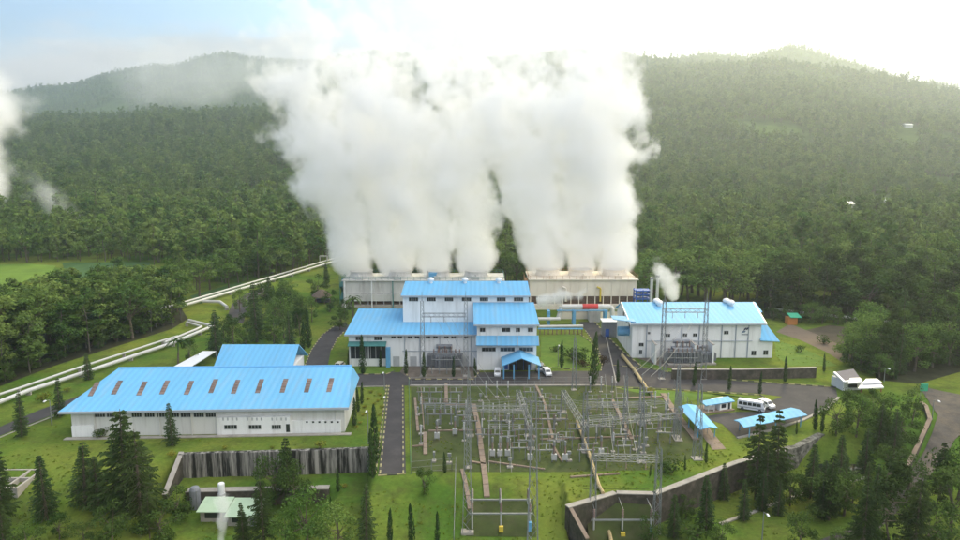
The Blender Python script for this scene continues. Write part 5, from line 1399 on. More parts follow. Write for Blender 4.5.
c0, c1 = GC(585, 450, 412), GC(678, 440, 392)
gantry('gantry at the right edge of the switchyard near the narrow carport', [c0, c1], [(0, 1, ZH(424, c0[0].y))], peak=1)

def mast(px, pb, pt, w, label):
    b, zt = GC(px, pb, pt); o = thing('lattice_mast', label, 'lattice mast', b)
    mb = MB(); lattice(mb, b - Vector((0, 0, .1)), (b.x, b.y, zt), w, w * .35, .06); mb.build('lattice', M_galv, o)
    mb = MB(); mb.box(b.x - w * .65, b.x + w * .65, b.y - w * .65, b.y + w * .65, b.z - .4, b.z + .12); mb.build('footing', M_conc, o)
    mb = MB(); mb.tube((b.x, b.y, zt - .05), (b.x, b.y, zt + 1.5), .06, .02, 5); mb.build('lightning_spike', M_galv, o)
for a in ((467.5, 531, 408, 1.3, 'lattice mast standing on the grass left of the small lower switchgear'), (532.5, 545, 392, 1.4, 'tall lattice mast at the bottom edge, right of the small lower switchgear'),
          (574, 390, 338, .9, 'slim mast beside the round garden at the back of the switchyard'), (625, 430, 376, .9, 'slim mast in the right half of the switchyard'),
          (697, 459, 384, 1.2, 'lattice mast rising behind the narrow blue carport'), (676, 437, 365, 1.0, 'lattice mast at the right corner of the switchyard'), (641, 462, 404, 1.0, 'lattice mast in the right front of the switchyard'),
          (469, 468, 372, .8, 'slim tall mast at the front edge of the switchyard beside the cable path')): mast(*a)

# ------------------------------------------------------------------ switchgear: supports with insulators, copied
def make_switch():
    t = thing('disconnector', 'switchyard disconnector on two grey posts with three upright insulators', 'disconnector', (0, 0, 0), 0, 'disconnectors in the switchyard')
    for s in (-1, 1):
        mb = MB(); mb.box(s * 1.2 - .09, s * 1.2 + .09, -.09, .09, -.2, 2.3); mb.build('post', M_galv, t, local=True)
    mb = MB(); mb.box(-1.7, 1.7, -.13, .13, 2.303, 2.5); mb.build('crossbeam', M_galv, t, local=True)
    for s in (-1.4, 0, 1.4):
        mb = MB()
        for k in range(5): mb.lathe([(.06, 0), (.15, .1), (.06, .2)], 7, (s, 0, 2.51 + .2 * k))
        mb.build('insulator', M_porcg if s == 0 else M_porc, t, local=True)
    mb = MB(); mb.tube((-1.4, 0, 3.55), (1.4, 0, 3.55), .05, n=5); mb.build('contact_arm', M_galv, t, local=True)
    return t
def make_post():
    t = thing('insulator_post', 'single slender insulator post on a concrete pad in the switchyard', 'insulator', (0, 0, 0), 0, 'insulator posts in the switchyard')
    mb = MB(); mb.box(-.4, .4, -.4, .4, -.2, .2); mb.build('pad', M_conc, t, local=True)
    mb = MB(); mb.tube((0, 0, .2), (0, 0, 2.3), .12, n=6); mb.build('stand', M_galv, t, local=True)
    mb = MB()
    for k in range(6): mb.lathe([(.08, 0), (.19, .12), (.08, .24)], 7, (0, 0, 2.3 + .24 * k))
    mb.build('insulator', M_porcg, t, local=True)
    mb = MB(); mb.lathe([(.16, 0), (.2, .1), (.16, .28), (.05, .32)], 7, (0, 0, 3.74)); mb.build('cap', M_porcg, t, local=True)
    return t
def make_breaker():
    t = thing('circuit_breaker', 'circuit breaker with a grey cabinet and paired porcelain columns in the switchyard', 'circuit breaker', (0, 0, 0), 0, 'circuit breakers in the switchyard')
    mb = MB(); mb.box(-.5, .5, -.35, .35, .5, 1.6); mb.build('cabinet', M_porcg, t, local=True)
    mb = MB()
    for s in (-.4, .4): mb = MB(); mb.box(s - .06, s + .06, -.06, .06, -.2, .5); mb.build('leg', M_galv, t, local=True)
    mb = MB()
    for k in range(8): mb.lathe([(.1, 0), (.22, .1), (.1, .2)], 7, (0, 0, 1.61 + .2 * k))
    mb.build('column', M_porc, t, local=True)
    mb = MB(); mb.lathe([(.2, 0), (.24, .2), (.24, .9), (.1, 1.0)], 8, (0, 0, 3.22)); mb.build('head', M_galv, t, local=True)
    return t
sw, ip_, br_ = make_switch(), make_post(), make_breaker()
for q in (sw, ip_, br_): q.scale = (.82,) * 3
first = {'s': True, 'p': True, 'b': True}
def put(kind, px, py, rz=0):
    src = {'s': sw, 'p': ip_, 'b': br_}[kind]; p = T(px, py)
    if first[kind]: first[kind] = False; src.location = p; src.rotation_euler = (0, 0, rz)
    else: dup(src, p, rz)
for px, py in ((486, 397), (497, 397), (508, 397), (493, 421), (505, 421), (590, 392.5), (601, 392.5), (612, 392.5), (602, 416), (626, 414), (655, 408), (640, 410), (665, 420), (650, 424), (466, 418), (451, 424), (421, 414), (459, 412), (421, 444), (464, 441), (483, 420), (482, 438), (509, 440), (613, 452), (640, 448), (660, 432), (668, 410), (596, 444)): put('p', px, py)
for px, py in ((519, 430), (520, 441), (526, 452), (544, 421), (548, 430), (555, 421), (560, 430), (548, 446), (556, 452), (566, 449), (536, 440), (586, 462), (610, 428), (620, 446), (634, 432), (652, 440), (664, 444), (430, 414), (440, 414), (450, 414), (434, 425), (446, 425), (495, 432), (507, 432), (519, 460), (546, 462), (424, 402), (436, 402), (456, 402), (592, 410), (606, 409), (622, 408), (646, 402), (576, 440), (592, 436), (606, 438), (624, 458), (600, 466), (508, 448), (495, 446), (484, 446), (470, 432), (464, 426), (536, 412), (545, 408), (556, 410), (530, 402), (668, 430), (676, 424)): put('s', px, py, D2R(random.uniform(-6, 6)))
for px, py in ((492.5, 458), (500, 458), (507.5, 458), (530, 462), (554, 462), (565, 462), (601, 457), (643, 428), (455, 436), (437, 440)): put('b', px, py)

# busbars: horizontal tubes on posts
for (a, b, hgt, lab) in (((424, 424), (472, 424), 3.4, 'thin busbar tube over the left part of the switchyard'), ((480, 432), (528, 432), 3.8, 'thin busbar tube over the centre of the switchyard'), ((586, 442), (660, 438), 4.2, 'thin busbar tube over the right part of the switchyard'), ((488, 446), (520, 446), 3.4, 'thin lower busbar tube over the front of the switchyard'), ((600, 430), (668, 427), 4.6, 'upper thin busbar tube at the right of the switchyard')):
    A, B = T(*a), T(*b); o = thing('busbar', lab, 'busbar', A); mb = MB()
    for dy in (-.8, 0, .8): mb.tube(A + Vector((0, dy, hgt)), B + Vector((0, dy, hgt)), .05, n=5)
    mb.build('tube', M_galv, o); mb = MB()
    for f in (.03, .35, .67, .97):
        p = A.lerp(B, f); mb.box(p.x - .07, p.x + .07, p.y - .07, p.y + .07, p.z - .1, p.z + hgt - .3); mb.box(p.x - .06, p.x + .06, p.y - 1, p.y + 1, p.z + hgt - .3, p.z + hgt - .15)
    mb.build('support', M_galv, o)

# overhead conductors: three sagging wires per span
def span(a, b, za, zb, sag, label, n=3, gap=1.6):
    A, B = T(*a), T(*b); A.z = za; B.z = zb; o = thing('overhead_wires', label, 'wires', A)
    d = (B - A); d.z = 0; s = Vector((-d.y, d.x, 0)).normalized() * gap
    for k in range(n):
        off = s * (k - (n - 1) / 2); P = [A.lerp(B, i / 12) + off - Vector((0, 0, sag * 4 * (i / 12) * (1 - i / 12))) for i in range(13)]
        mb = MB(); mb.path(P, .028, 4); mb.build('wire', M_galv, o)
span((445, 376), (499, 436), 12.5, 6.2, 1.2, 'wires sagging from the central hall gantry to the switchyard')
span((682, 379), (640, 424), 12.5, 9, 1.2, 'wires sagging from the right hall gantry to the switchyard')
span((499, 436), (500, 505), 6.2, 3.2, .6, 'wires from the middle gantry down to the small lower switchgear')
span((613, 424), (624, 532), 9, 6, .9, 'wires from the rear gantry to the nearest gantry')
span((524, 428), (575, 430), 4.6, 4.8, .5, 'wires between the two slanting gantries', 4, 1.2)
span((575, 432), (660, 430), 5, 5, .6, 'wires from the right slanting gantry to the right edge of the switchyard', 4, 1.2)
span((420, 424), (520, 424), 4.4, 4.6, .5, 'wires over the left half of the switchyard', 4, 1.3)
# small rows of concrete plinths and marker posts
def plinth_rows():
    t = thing('equipment_plinth', 'low concrete plinth with a stub post in the switchyard grass', 'plinth', (0, 0, 0), 0, 'equipment plinths in the switchyard')
    mb = MB(); mb.box(-.45, .45, -.3, .3, -.2, .22); mb.build('base', M_conc, t, local=True)
    mb = MB(); mb.box(-.07, .07, -.07, .07, .223, 1.1); mb.build('stub', M_galv, t, local=True)
    mb = MB(); mb.box(-.28, .28, -.16, .16, 1.103, 1.6); mb.build('junction_box', M_galv, t, local=True)
    r = random.Random(4); first_ = True
    for k in range(30):
        px, py = r.uniform(416, 690), r.uniform(394, 468)
        if px > 640 + (468 - py) * .7: continue
        p = T(px, py)
        if first_: t.location = p; first_ = False
        else: dup(t, p, r.choice((0, 0, 1.57)))
plinth_rows()

# small lower switchgear groups
def lower_gear(px, py, label, w):
    c = T(px, py); o = thing('lower_switchgear', label, 'switchgear', c)
    mb = MB()
    for k, s in enumerate((-w, 0, w)):
        for j, dy in enumerate((0, 4)): mb.tube(c + Vector((s, dy, -.3)), c + Vector((s, dy, 2.6)), .14, n=6)
    mb.build('post', M_porcg, o); mb = MB()
    for s in (-w, 0, w):
        for dy in (0, 4):
            for k in range(6): mb.lathe([(.08, 0), (.2, .11), (.08, .22)], 7, (c.x + s, c.y + dy, c.z + 2.6 + .22 * k))
    mb.build('insulator', M_porc, o); mb = MB()
    for dy in (0, 4): mb.box(c.x - w - .4, c.x + w + .4, c.y + dy - .1, c.y + dy + .1, c.z + 2.2, c.z + 2.4)
    for s in (-w, 0, w): mb.tube(c + Vector((s, 0, 4)), c + Vector((s, 4, 4.1)), .05, n=5)
    mb.build('crossbeam', M_galv, o); mb = MB()
    mb.box(c.x - .3, c.x + .3, c.y - .8, c.y - .4, c.z, c.z + .8); mb.build('cabinet', M_yellow, o)
    mb = MB(); mb.box(c.x + w - .2, c.x + w + .2, c.y - .6, c.y - .2, c.z, c.z + 1.3); mb.build('blue_cabinet', M_steelblue, o)
    q = [c + Vector((-w - .8, -1.2, 0)), c + Vector((w + .8, -1.2, 0)), c + Vector((w + .8, 4.8, 0)), c + Vector((-w - .8, 4.8, 0))]
    m2 = MB(); m2.add([(p.x, p.y, zg(p.x, p.y) + .05) for p in q], [(0, 1, 2, 3)]); g = m2.build('gravel_pad', M_yard); g['kind'] = 'structure'
lower_gear(501, 530, 'three phase switchgear on gravel below the low stone wall', 3.9)
lower_gear(622, 536, 'three phase switchgear inside the stone walled pit at the bottom right', 3.9)

# transformers before the halls
def transformer(px, py, s, label):
    c = T(px, py); o = thing('transformer', label, 'transformer', c)
    mb = MB(); mb.box(c.x - 2.2 * s, c.x + 2.2 * s, c.y, c.y + 2.4 * s, c.z + .4, c.z + 3.4 * s); mb.build('tank', M_transf, o)
    mb = MB()
    for sx_ in (-1, 1):
        for k in range(7): x = c.x + sx_ * (2.35 + .22 * k) * s; mb.box(x - .06, x + .06, c.y + .1, c.y + 2.2 * s, c.z + .7, c.z + 3.0 * s)
    for k in range(9): x = c.x + (-1.8 + .45 * k) * s; mb.box(x - .06, x + .06, c.y - .6, c.y - .004, c.z + .7, c.z + 2.9 * s)
    mb.build('radiator', M_transf, o)
    mb = MB()
    for k in (-1.3, 0, 1.3):
        for j in range(6): mb.lathe([(.09, 0), (.22, .12), (.09, .24)], 7, (c.x + k * s, c.y + 1.2 * s, c.z + 3.4 * s + .01 + .24 * j))
    mb.build('bushing', M_porc, o)
    mb = MB(); mb.tube((c.x - 1.9 * s, c.y + 2 * s, c.z + 4.5 * s), (c.x + 1.5 * s, c.y + 2 * s, c.z + 4.5 * s), .45 * s, n=10)
    for k in (-1.4, 1): mb.box(c.x + k * s - .08, c.x + k * s + .08, c.y + 1.95 * s, c.y + 2.05 * s, c.z + 3.4 * s, c.z + 4.3 * s)
    mb.build('conservator', M_transf, o)
    mb = MB(); mb.box(c.x - 3.4 * s, c.x + 3.4 * s, c.y - 1, c.y + 3 * s, c.z - .2, c.z + .39); mb.build('plinth', M_conc, o)
transformer(445, 369.5, 1.05, 'grey transformer with radiators before the white wall of the central hall')
transformer(684, 365, 1.1, 'big grey transformer before the white wall of the right hall')
transformer(703, 364, .8, 'smaller grey transformer right of the big one before the right hall')
for px, w_, lab in ((655, 1, 'white fire wall slab left of the big grey transformer'), (694, 1, 'white fire wall slab between the two transformers of the right hall'), (712, 1, 'white fire wall slab right of the smaller transformer')):
    p = T(px, 364); o = thing('fire_wall', lab, 'wall', p); mb = MB(); mb.box(p.x - .2, p.x + .2, p.y - .5, p.y + 3.5, -.2, 4.6); mb.build('slab', M_white, o)
    mb = MB(); mb.box(p.x - .25, p.x + .25, p.y - .55, p.y + 3.55, 4.603, 4.7); mb.build('coping', M_conc, o)
def frame_rack(px0, px1, py, h, label):
    a, b = T(px0, py), T(px1, py); o = thing('bus_support', label, 'bus support', a); mb = MB()
    n = 4
    for k in range(n + 1):
        p = a.lerp(b, k / n); mb.tube(p, p + Vector((0, 0, h)), .09, n=5)
    mb.build('post', M_galv, o); mb = MB()
    for z in (h, h * .7): mb.tube(a + Vector((0, 0, z)), b + Vector((0, 0, z)), .09, n=5)
    mb.build('rail', M_galv, o); mb = MB()
    for k in range(7):
        p = a.lerp(b, (k + .5) / 7)
        for j in range(4): mb.lathe([(.08, 0), (.18, .11), (.08, .22)], 6, (p.x, p.y, p.z + h + .1 + .22 * j))
    mb.build('insulator', M_porc, o)
frame_rack(432, 462, 374, 4.6, 'steel support rack with insulators before the central hall transformer')
frame_rack(666, 698, 371, 4.2, 'steel support rack with insulators before the right hall transformers')

# ------------------------------------------------------------------ fences and lamp posts
def fence(pts, label, h=2.0, every=2.6, mat=None, mesh=True):
    P = [T(*p) for p in pts]; o = thing('wire_fence', label, 'fence', P[0]); mb, wb = MB(), MB()
    for a, b in zip(P, P[1:]):
        n = max(1, int((b - a).length / every))
        for k in range(n + 1):
            p = a.lerp(b, k / n); z = zg(p.x, p.y); mb = MB(); mb.tube((p.x, p.y, z - .2), (p.x, p.y, z + h), .05, n=5); mb.build('fence_post', mat or M_galv, o)
            if k:
                q = a.lerp(b, (k - 1) / n); zq = zg(q.x, q.y)
                for f in (.12, .5, .97): wb.tube((q.x, q.y, zq + h * f), (p.x, p.y, z + h * f), .022, n=3, caps=False)
    wb.build('wire', mat or M_galv, o)
fence([(409, 386), (411, 474)], 'green wire fence along the left side of the switchyard beside the dark road', 1.8, 2.6, pmat('green_fence', (.16, .28, .2), .6, .1))
fence([(411, 474), (452, 471), (456, 471)], 'wire fence at the front left edge of the switchyard')
fence([(456, 471), (454, 545)], 'pale wire fence descending the grass slope in front of the switchyard', 2.2)
fence([(411, 385.5), (605, 385.5)], 'wire fence at the back of the switchyard along the main road', 1.8)
fence([(674, 388), (712, 440)], 'wire fence between the switchyard path and the narrow carport', 1.8)
fence([(640, 366), (672, 374)], 'short wire fence on the bend of the road beside the right hall', 1.2)
def lamp(px, py, pt, label):
    b = T(px, py); zt = ZH(pt, b.y); o = thing('lamp_post', label, 'lamp post', b)
    mb = MB(); mb.tube(b - Vector((0, 0, .2)), (b.x, b.y, zt), .09, .05, 6); mb.build('pole', M_galv, o)
    mb = MB(); mb.tube((b.x, b.y, zt), (b.x, b.y - 1.1, zt + .25), .04, n=5); mb.build('arm', M_galv, o)
    mb = MB(); mb.hexa([(b.x - .14, b.y - 1.7, zt + .2), (b.x + .14, b.y - 1.7, zt + .2), (b.x + .14, b.y - 1, zt + .2), (b.x - .14, b.y - 1, zt + .2), (b.x - .1, b.y - 1.6, zt + .36), (b.x + .1, b.y - 1.6, zt + .36), (b.x + .1, b.y - 1.1, zt + .36), (b.x - .1, b.y - 1.1, zt + .36)]); mb.build('lamp_head', M_wpaint, o)
for a in ((384.5, 390, 372, 'lamp post at the top left corner of the dark side road'), (385.5, 411, 396, 'lamp post halfway down the left kerb of the dark side road'), (368.5, 444, 410, 'thin lamp post on the grass strip right of the long warehouse'), (762, 540, 512, 'lamp post on the lawn at the bottom right'), (52, 425, 400, 'lamp post beside the perimeter road left of the long warehouse'),
          (884, 382, 368, 'lamp post with a white head beside the gate house'), (932, 420, 400, 'lamp post on the verge of the curving right road'), (558, 366, 345, 'slim lamp post in the round green garden'), (857, 362, 350, 'pale thin post left of the orange sign')): lamp(*a)
def board(px, py, pt, pb, w, mat, label, nm='sign_board'):
    b = T(px, py); o = thing(nm, label, 'sign', b); zt, zb = ZH(pt, b.y), ZH(pb, b.y)
    mb = MB(); mb.box(b.x - w, b.x + w, b.y - .08, b.y - .003, zb, zt); mb.build('board', mat, o)
    mb = MB()
    for s in (-.7, .7): mb.tube((b.x + s * w, b.y + .07, b.z - .2), (b.x + s * w, b.y + .07, zt), .06, n=6)
    mb.build('post', M_galv, o)
board(923, 398, 383.5, 391, .75, M_green, 'blank green sign board on posts beside the right road')
board(866, 361, 351.5, 357.5, .9, pmat('orange_board', (.5, .12, .05), .6, .1), 'orange red board among the trees above the gate house')
p = T(793, 325); o = thing('green_shed', 'tiny green shed with an orange side beyond the dirt track on the right', 'shed', p)
mb = MB(); mb.box(p.x - 1.4, p.x + 1.2, p.y, p.y + 2.2, p.z - .2, p.z + 2.0); mb.build('wall', pmat('orange_tarp', (.5, .2, .06), .7, .1), o)
mb = MB(); mb.slab([(p.x - .9, p.y - .4, p.z + 2.2), (p.x + 2.2, p.y - .4, p.z + 2.2), (p.x + 2.2, p.y + 2.6, p.z + 2.9), (p.x - .9, p.y + 2.6, p.z + 2.9)], .15); mb.build('roof', M_green, o)
mb = MB(); p = T(182, 520)
# ------------------------------------------------------------------ vehicles (local +x is forward)
M_carw = pmat('white_car_paint', (.78, .78, .78), .25, .03, 1, .5); M_tyre = pmat('tyre', (.02, .02, .02), .9, .1); M_lamp = pmat('lamp_glass', (.6, .6, .55), .2, .1); M_rlamp = pmat('tail_lamp', (.35, .03, .02), .3, .1)
def vehicle(name, label, cat, loc, rz, L_, W_, prof, glass, wheels, rw, mat):
    """prof: side outline (x, z); glass: list of (x0, x1, z0, z1) side panes; widths W_"""
    o = thing(name, label, cat, loc, rz)
    n = len(prof); mb = MB(); h = W_ / 2
    def wd(z): return h * (1 - .12 * max(0, (z - .9)) / 1.0)
    vs = [(x, -wd(z), z) for x, z in prof] + [(x, wd(z), z) for x, z in prof]
    mb.add(vs, [tuple(range(n))[::-1], tuple(range(n, 2 * n))] + [(i, (i + 1) % n, n + (i + 1) % n, n + i) for i in range(n)])
    b = mb.build('body', mat, o, local=True)
    bv = b.modifiers.new('bevel', 'BEVEL'); bv.width = .05; bv.segments = 2; bv.limit_method = 'ANGLE'
    for s in (-1, 1):
        mb = MB()
        for x0, x1, z0, z1 in glass:
            y0, y1 = s * (wd(z0) + .012), s * (wd(z1) + .012); mb.add([(x0, y0, z0), (x1, y0, z0), (x1 - .05, y1, z1), (x0 + .05, y1, z1), (x0, y0 - s * .03, z0), (x1, y0 - s * .03, z0), (x1 - .05, y1 - s * .03, z1), (x0 + .05, y1 - s * .03, z1)], [(0, 1, 2, 3), (7, 6, 5, 4), (0, 4, 5, 1), (1, 5, 6, 2), (2, 6, 7, 3), (3, 7, 4, 0)])
        mb.build('side_window', M_glass, o, local=True)
    for x in wheels:
        for s in (-1, 1):
            mb = MB(); mb.tube((x, s * (h - .2), rw), (x, s * (h + .02), rw), rw, n=14); w_ = mb.build('wheel', M_tyre, o, local=True)
            mb = MB(); mb.tube((x, s * (h - .02), rw), (x, s * (h + .035), rw), rw * .55, n=10); mb.build('rim', M_galv, w_, local=True)
    return o
def screens(o, front, rear, W_):
    for nm, (x0, z0, x1, z1) in (('windscreen', front), ('rear_window', rear)):
        d = Vector((z1 - z0, 0, -(x1 - x0))).normalized(); d = d if (d.x > 0) == (nm == 'windscreen') else -d
        h = W_ * .40; q = [Vector((x0, -h, z0)), Vector((x0, h, z0)), Vector((x1, h * .88, z1)), Vector((x1, -h * .88, z1))]
        mb = MB(); mb.hexa([p + d * .004 for p in q] + [p + d * .03 for p in q]); mb.build(nm, M_glass, o, local=True)
def lamps(o, xf, xr, zf_, zr_, W_):
    for s in (-1, 1):
        mb = MB(); mb.box(xf, xf + .05, s * W_ * .36 - .16, s * W_ * .36 + .16, zf_, zf_ + .2); mb.build('headlight', M_lamp, o, local=True)
        mb = MB(); mb.box(xr - .05, xr, s * W_ * .38 - .12, s * W_ * .38 + .12, zr_, zr_ + .28); mb.build('tail_light', M_rlamp, o, local=True)
VAN = [(-2.1, .3), (2.1, .3), (2.2, .75), (1.95, 1.02), (1.35, 1.12), (.75, 1.75), (-1.7, 1.82), (-2.05, 1.3)]
def van(loc, rz, label, mat=None):
    o = vehicle('white_van', label, 'van', loc, rz, 4.3, 1.75, VAN, [(-1.75, -.75, 1.12, 1.6), (-.65, .2, 1.12, 1.6), (.3, 1.0, 1.12, 1.5)], (-1.3, 1.35), .32, mat or M_carw)
    screens(o, (1.3, 1.16, .80, 1.69), (-2.03, 1.33, -1.76, 1.74), 1.75); lamps(o, 2.15, -2.08, .72, .85, 1.75); o.scale = (.78,) * 3; return o
van(T(497.5, 375.5) + Vector((0, 0, .03)), D2R(-92), 'white van parked left of the blue entrance porch')
van(T(547, 375) + Vector((0, 0, .03)), D2R(-80), 'white car parked right of the blue entrance porch')
van(T(541, 373.5) + Vector((0, 2, .03)), D2R(-100), 'grey car partly under the right end of the blue porch', pmat('grey_car_paint', (.25, .26, .28), .3, .05))
van(T(340, 368), D2R(80), 'pale van beside the north road left of the central hall', pmat('cream_car_paint', (.6, .55, .42), .3, .05))
van(T(766, 407.5) + Vector((0, 0, .04)), D2R(-62), 'white car half hidden beside the minibus in the car park')
BUS = [(-3.4, .4), (3.4, .4), (3.5, 1.0), (3.35, 1.35), (2.95, 2.55), (2.5, 2.75), (-3.25, 2.75), (-3.45, 2.3)]
o = vehicle('minibus', 'white minibus with dark windows in the dark car park', 'minibus', T(751, 410.5) + Vector((0, 0, .05)), D2R(-28), 7, 2.2, BUS, [(-3.1 + 1.15 * k, -3.1 + 1.15 * k + 1.03, 1.5, 2.3) for k in range(5)], (-2.1, 2.3), .42, M_carw)
screens(o, (3.36, 1.42, 2.99, 2.48), (-3.45, 1.5, -3.45, 2.3), 2.2); lamps(o, 3.48, -3.44, .8, .9, 2.2)
mb = MB()
for s in (-1, 1): mb.box(-3.3, 3.3, s * 1.1, s * 1.12, .9, 1.05)
mb.build('stripe', M_transf, o, local=True); o.scale = (.70,) * 3
# far houses on the hillside
for px, py, w_, lab in ((880, 203, 3.6, 'tiny white roofed house on the wooded hillside at the right'), (907, 127, 5, 'pale building high on the hazy hillside at the upper right'), (848, 207, 2, 'very small white hut in the forest left of the tiny white roofed house')):
    p = T(px, py); o = thing('hillside_house', lab, 'house', p); up = 2.6
    mb = MB(); mb.box(p.x - w_, p.x + w_, p.y - 5, p.y + 3, p.z - 4, p.z + up); mb.build('wall', M_white, o)
    mb = MB(); mb.slab([(p.x - w_ * 1.1, p.y - 6, p.z + up + .1), (p.x + w_ * 1.1, p.y - 6, p.z + up + .1), (p.x + w_ * 1.1, p.y - 1, p.z + up + 1.6), (p.x - w_ * 1.1, p.y - 1, p.z + up + 1.6)], .3)
    mb.slab([(p.x - w_ * 1.1, p.y - .9, p.z + up + 1.6), (p.x + w_ * 1.1, p.y - .9, p.z + up + 1.6), (p.x + w_ * 1.1, p.y + 4, p.z + up + .1), (p.x - w_ * 1.1, p.y + 4, p.z + up + .1)], .3); mb.build('roof', M_wpaint, o)
# ------------------------------------------------------------------ individual trees of the grounds
CON = protos(conifer, range(101, 106), M_pine, M_bark, h=10.0, width=.20, tiers=24, dens=1.5)
CONS = protos(conifer, range(111, 118), M_pine, M_bark, h=10.0, width=.165, tiers=26, dens=1.1, bare=.05)
CONW = protos(conifer, range(121, 125), leafmat('soft_pine_needles', (.050, .088, .028), (.092, .13, .042), .25), M_bark, h=10.0, width=.27, tiers=18, dens=2.2, bare=.14)
CYP = protos(cypress, range(131, 139), M_cyp, M_bark, h=5.0, width=.085, n=520)
SHR = protos(shrub, range(141, 145), M_broad, M_bark); SHY = protos(shrub, range(151, 153), M_yel, M_bark); SHRD = protos(shrub, range(155, 157), M_redleaf, M_bark)
BRD = protos(broad_tree, range(161, 165), M_broad, M_bark, h=10.0, dens=4.2, size=.023, bare=.02, umin=-.9)
BRL = protos(broad_tree, range(171, 173), M_forest2, M_bark, h=10.0, dens=4.2, size=.023, bare=.02, umin=-.9)
PIN = protos(tall_tree, range(181, 186), leafmat('loose_pine', (.034, .058, .018), (.07, .095, .03), .25), M_bark, h=10.0, dens=8.5, bare=.14, spread=.26, size=.017)
PLM = protos(palm, range(191, 193), M_broad, M_bark)
NOMH = {id(CON): 10, id(CONS): 10, id(CONW): 10, id(CYP): 5, id(SHR): 1, id(SHY): 1, id(SHRD): 1, id(BRD): 10, id(BRL): 10, id(PIN): 10, id(PLM): 6}
_i = [0]
def nm_broad(pr): return pr is BRD or pr is BRL
def plant(pr, px, pb, pt, name, label, cat='tree', group=None, wide=1.0):
    if cat == 'tree' or nm_broad(pr): wide *= .9
    b = T(px, pb); h = max(.4, V(px, pt, b.y).z - b.z); _i[0] += 1
    s = h / NOMH[id(pr)]
    t = tree(pr, _i[0], b - Vector((0, 0, .05)), s * wide, _i[0] * 1.7, name, label, group, cat, sz=s)
    t.rotation_euler[0] = math.sin(_i[0] * 12.9) * .035; t.rotation_euler[1] = math.sin(_i[0] * 7.7) * .035
    return t
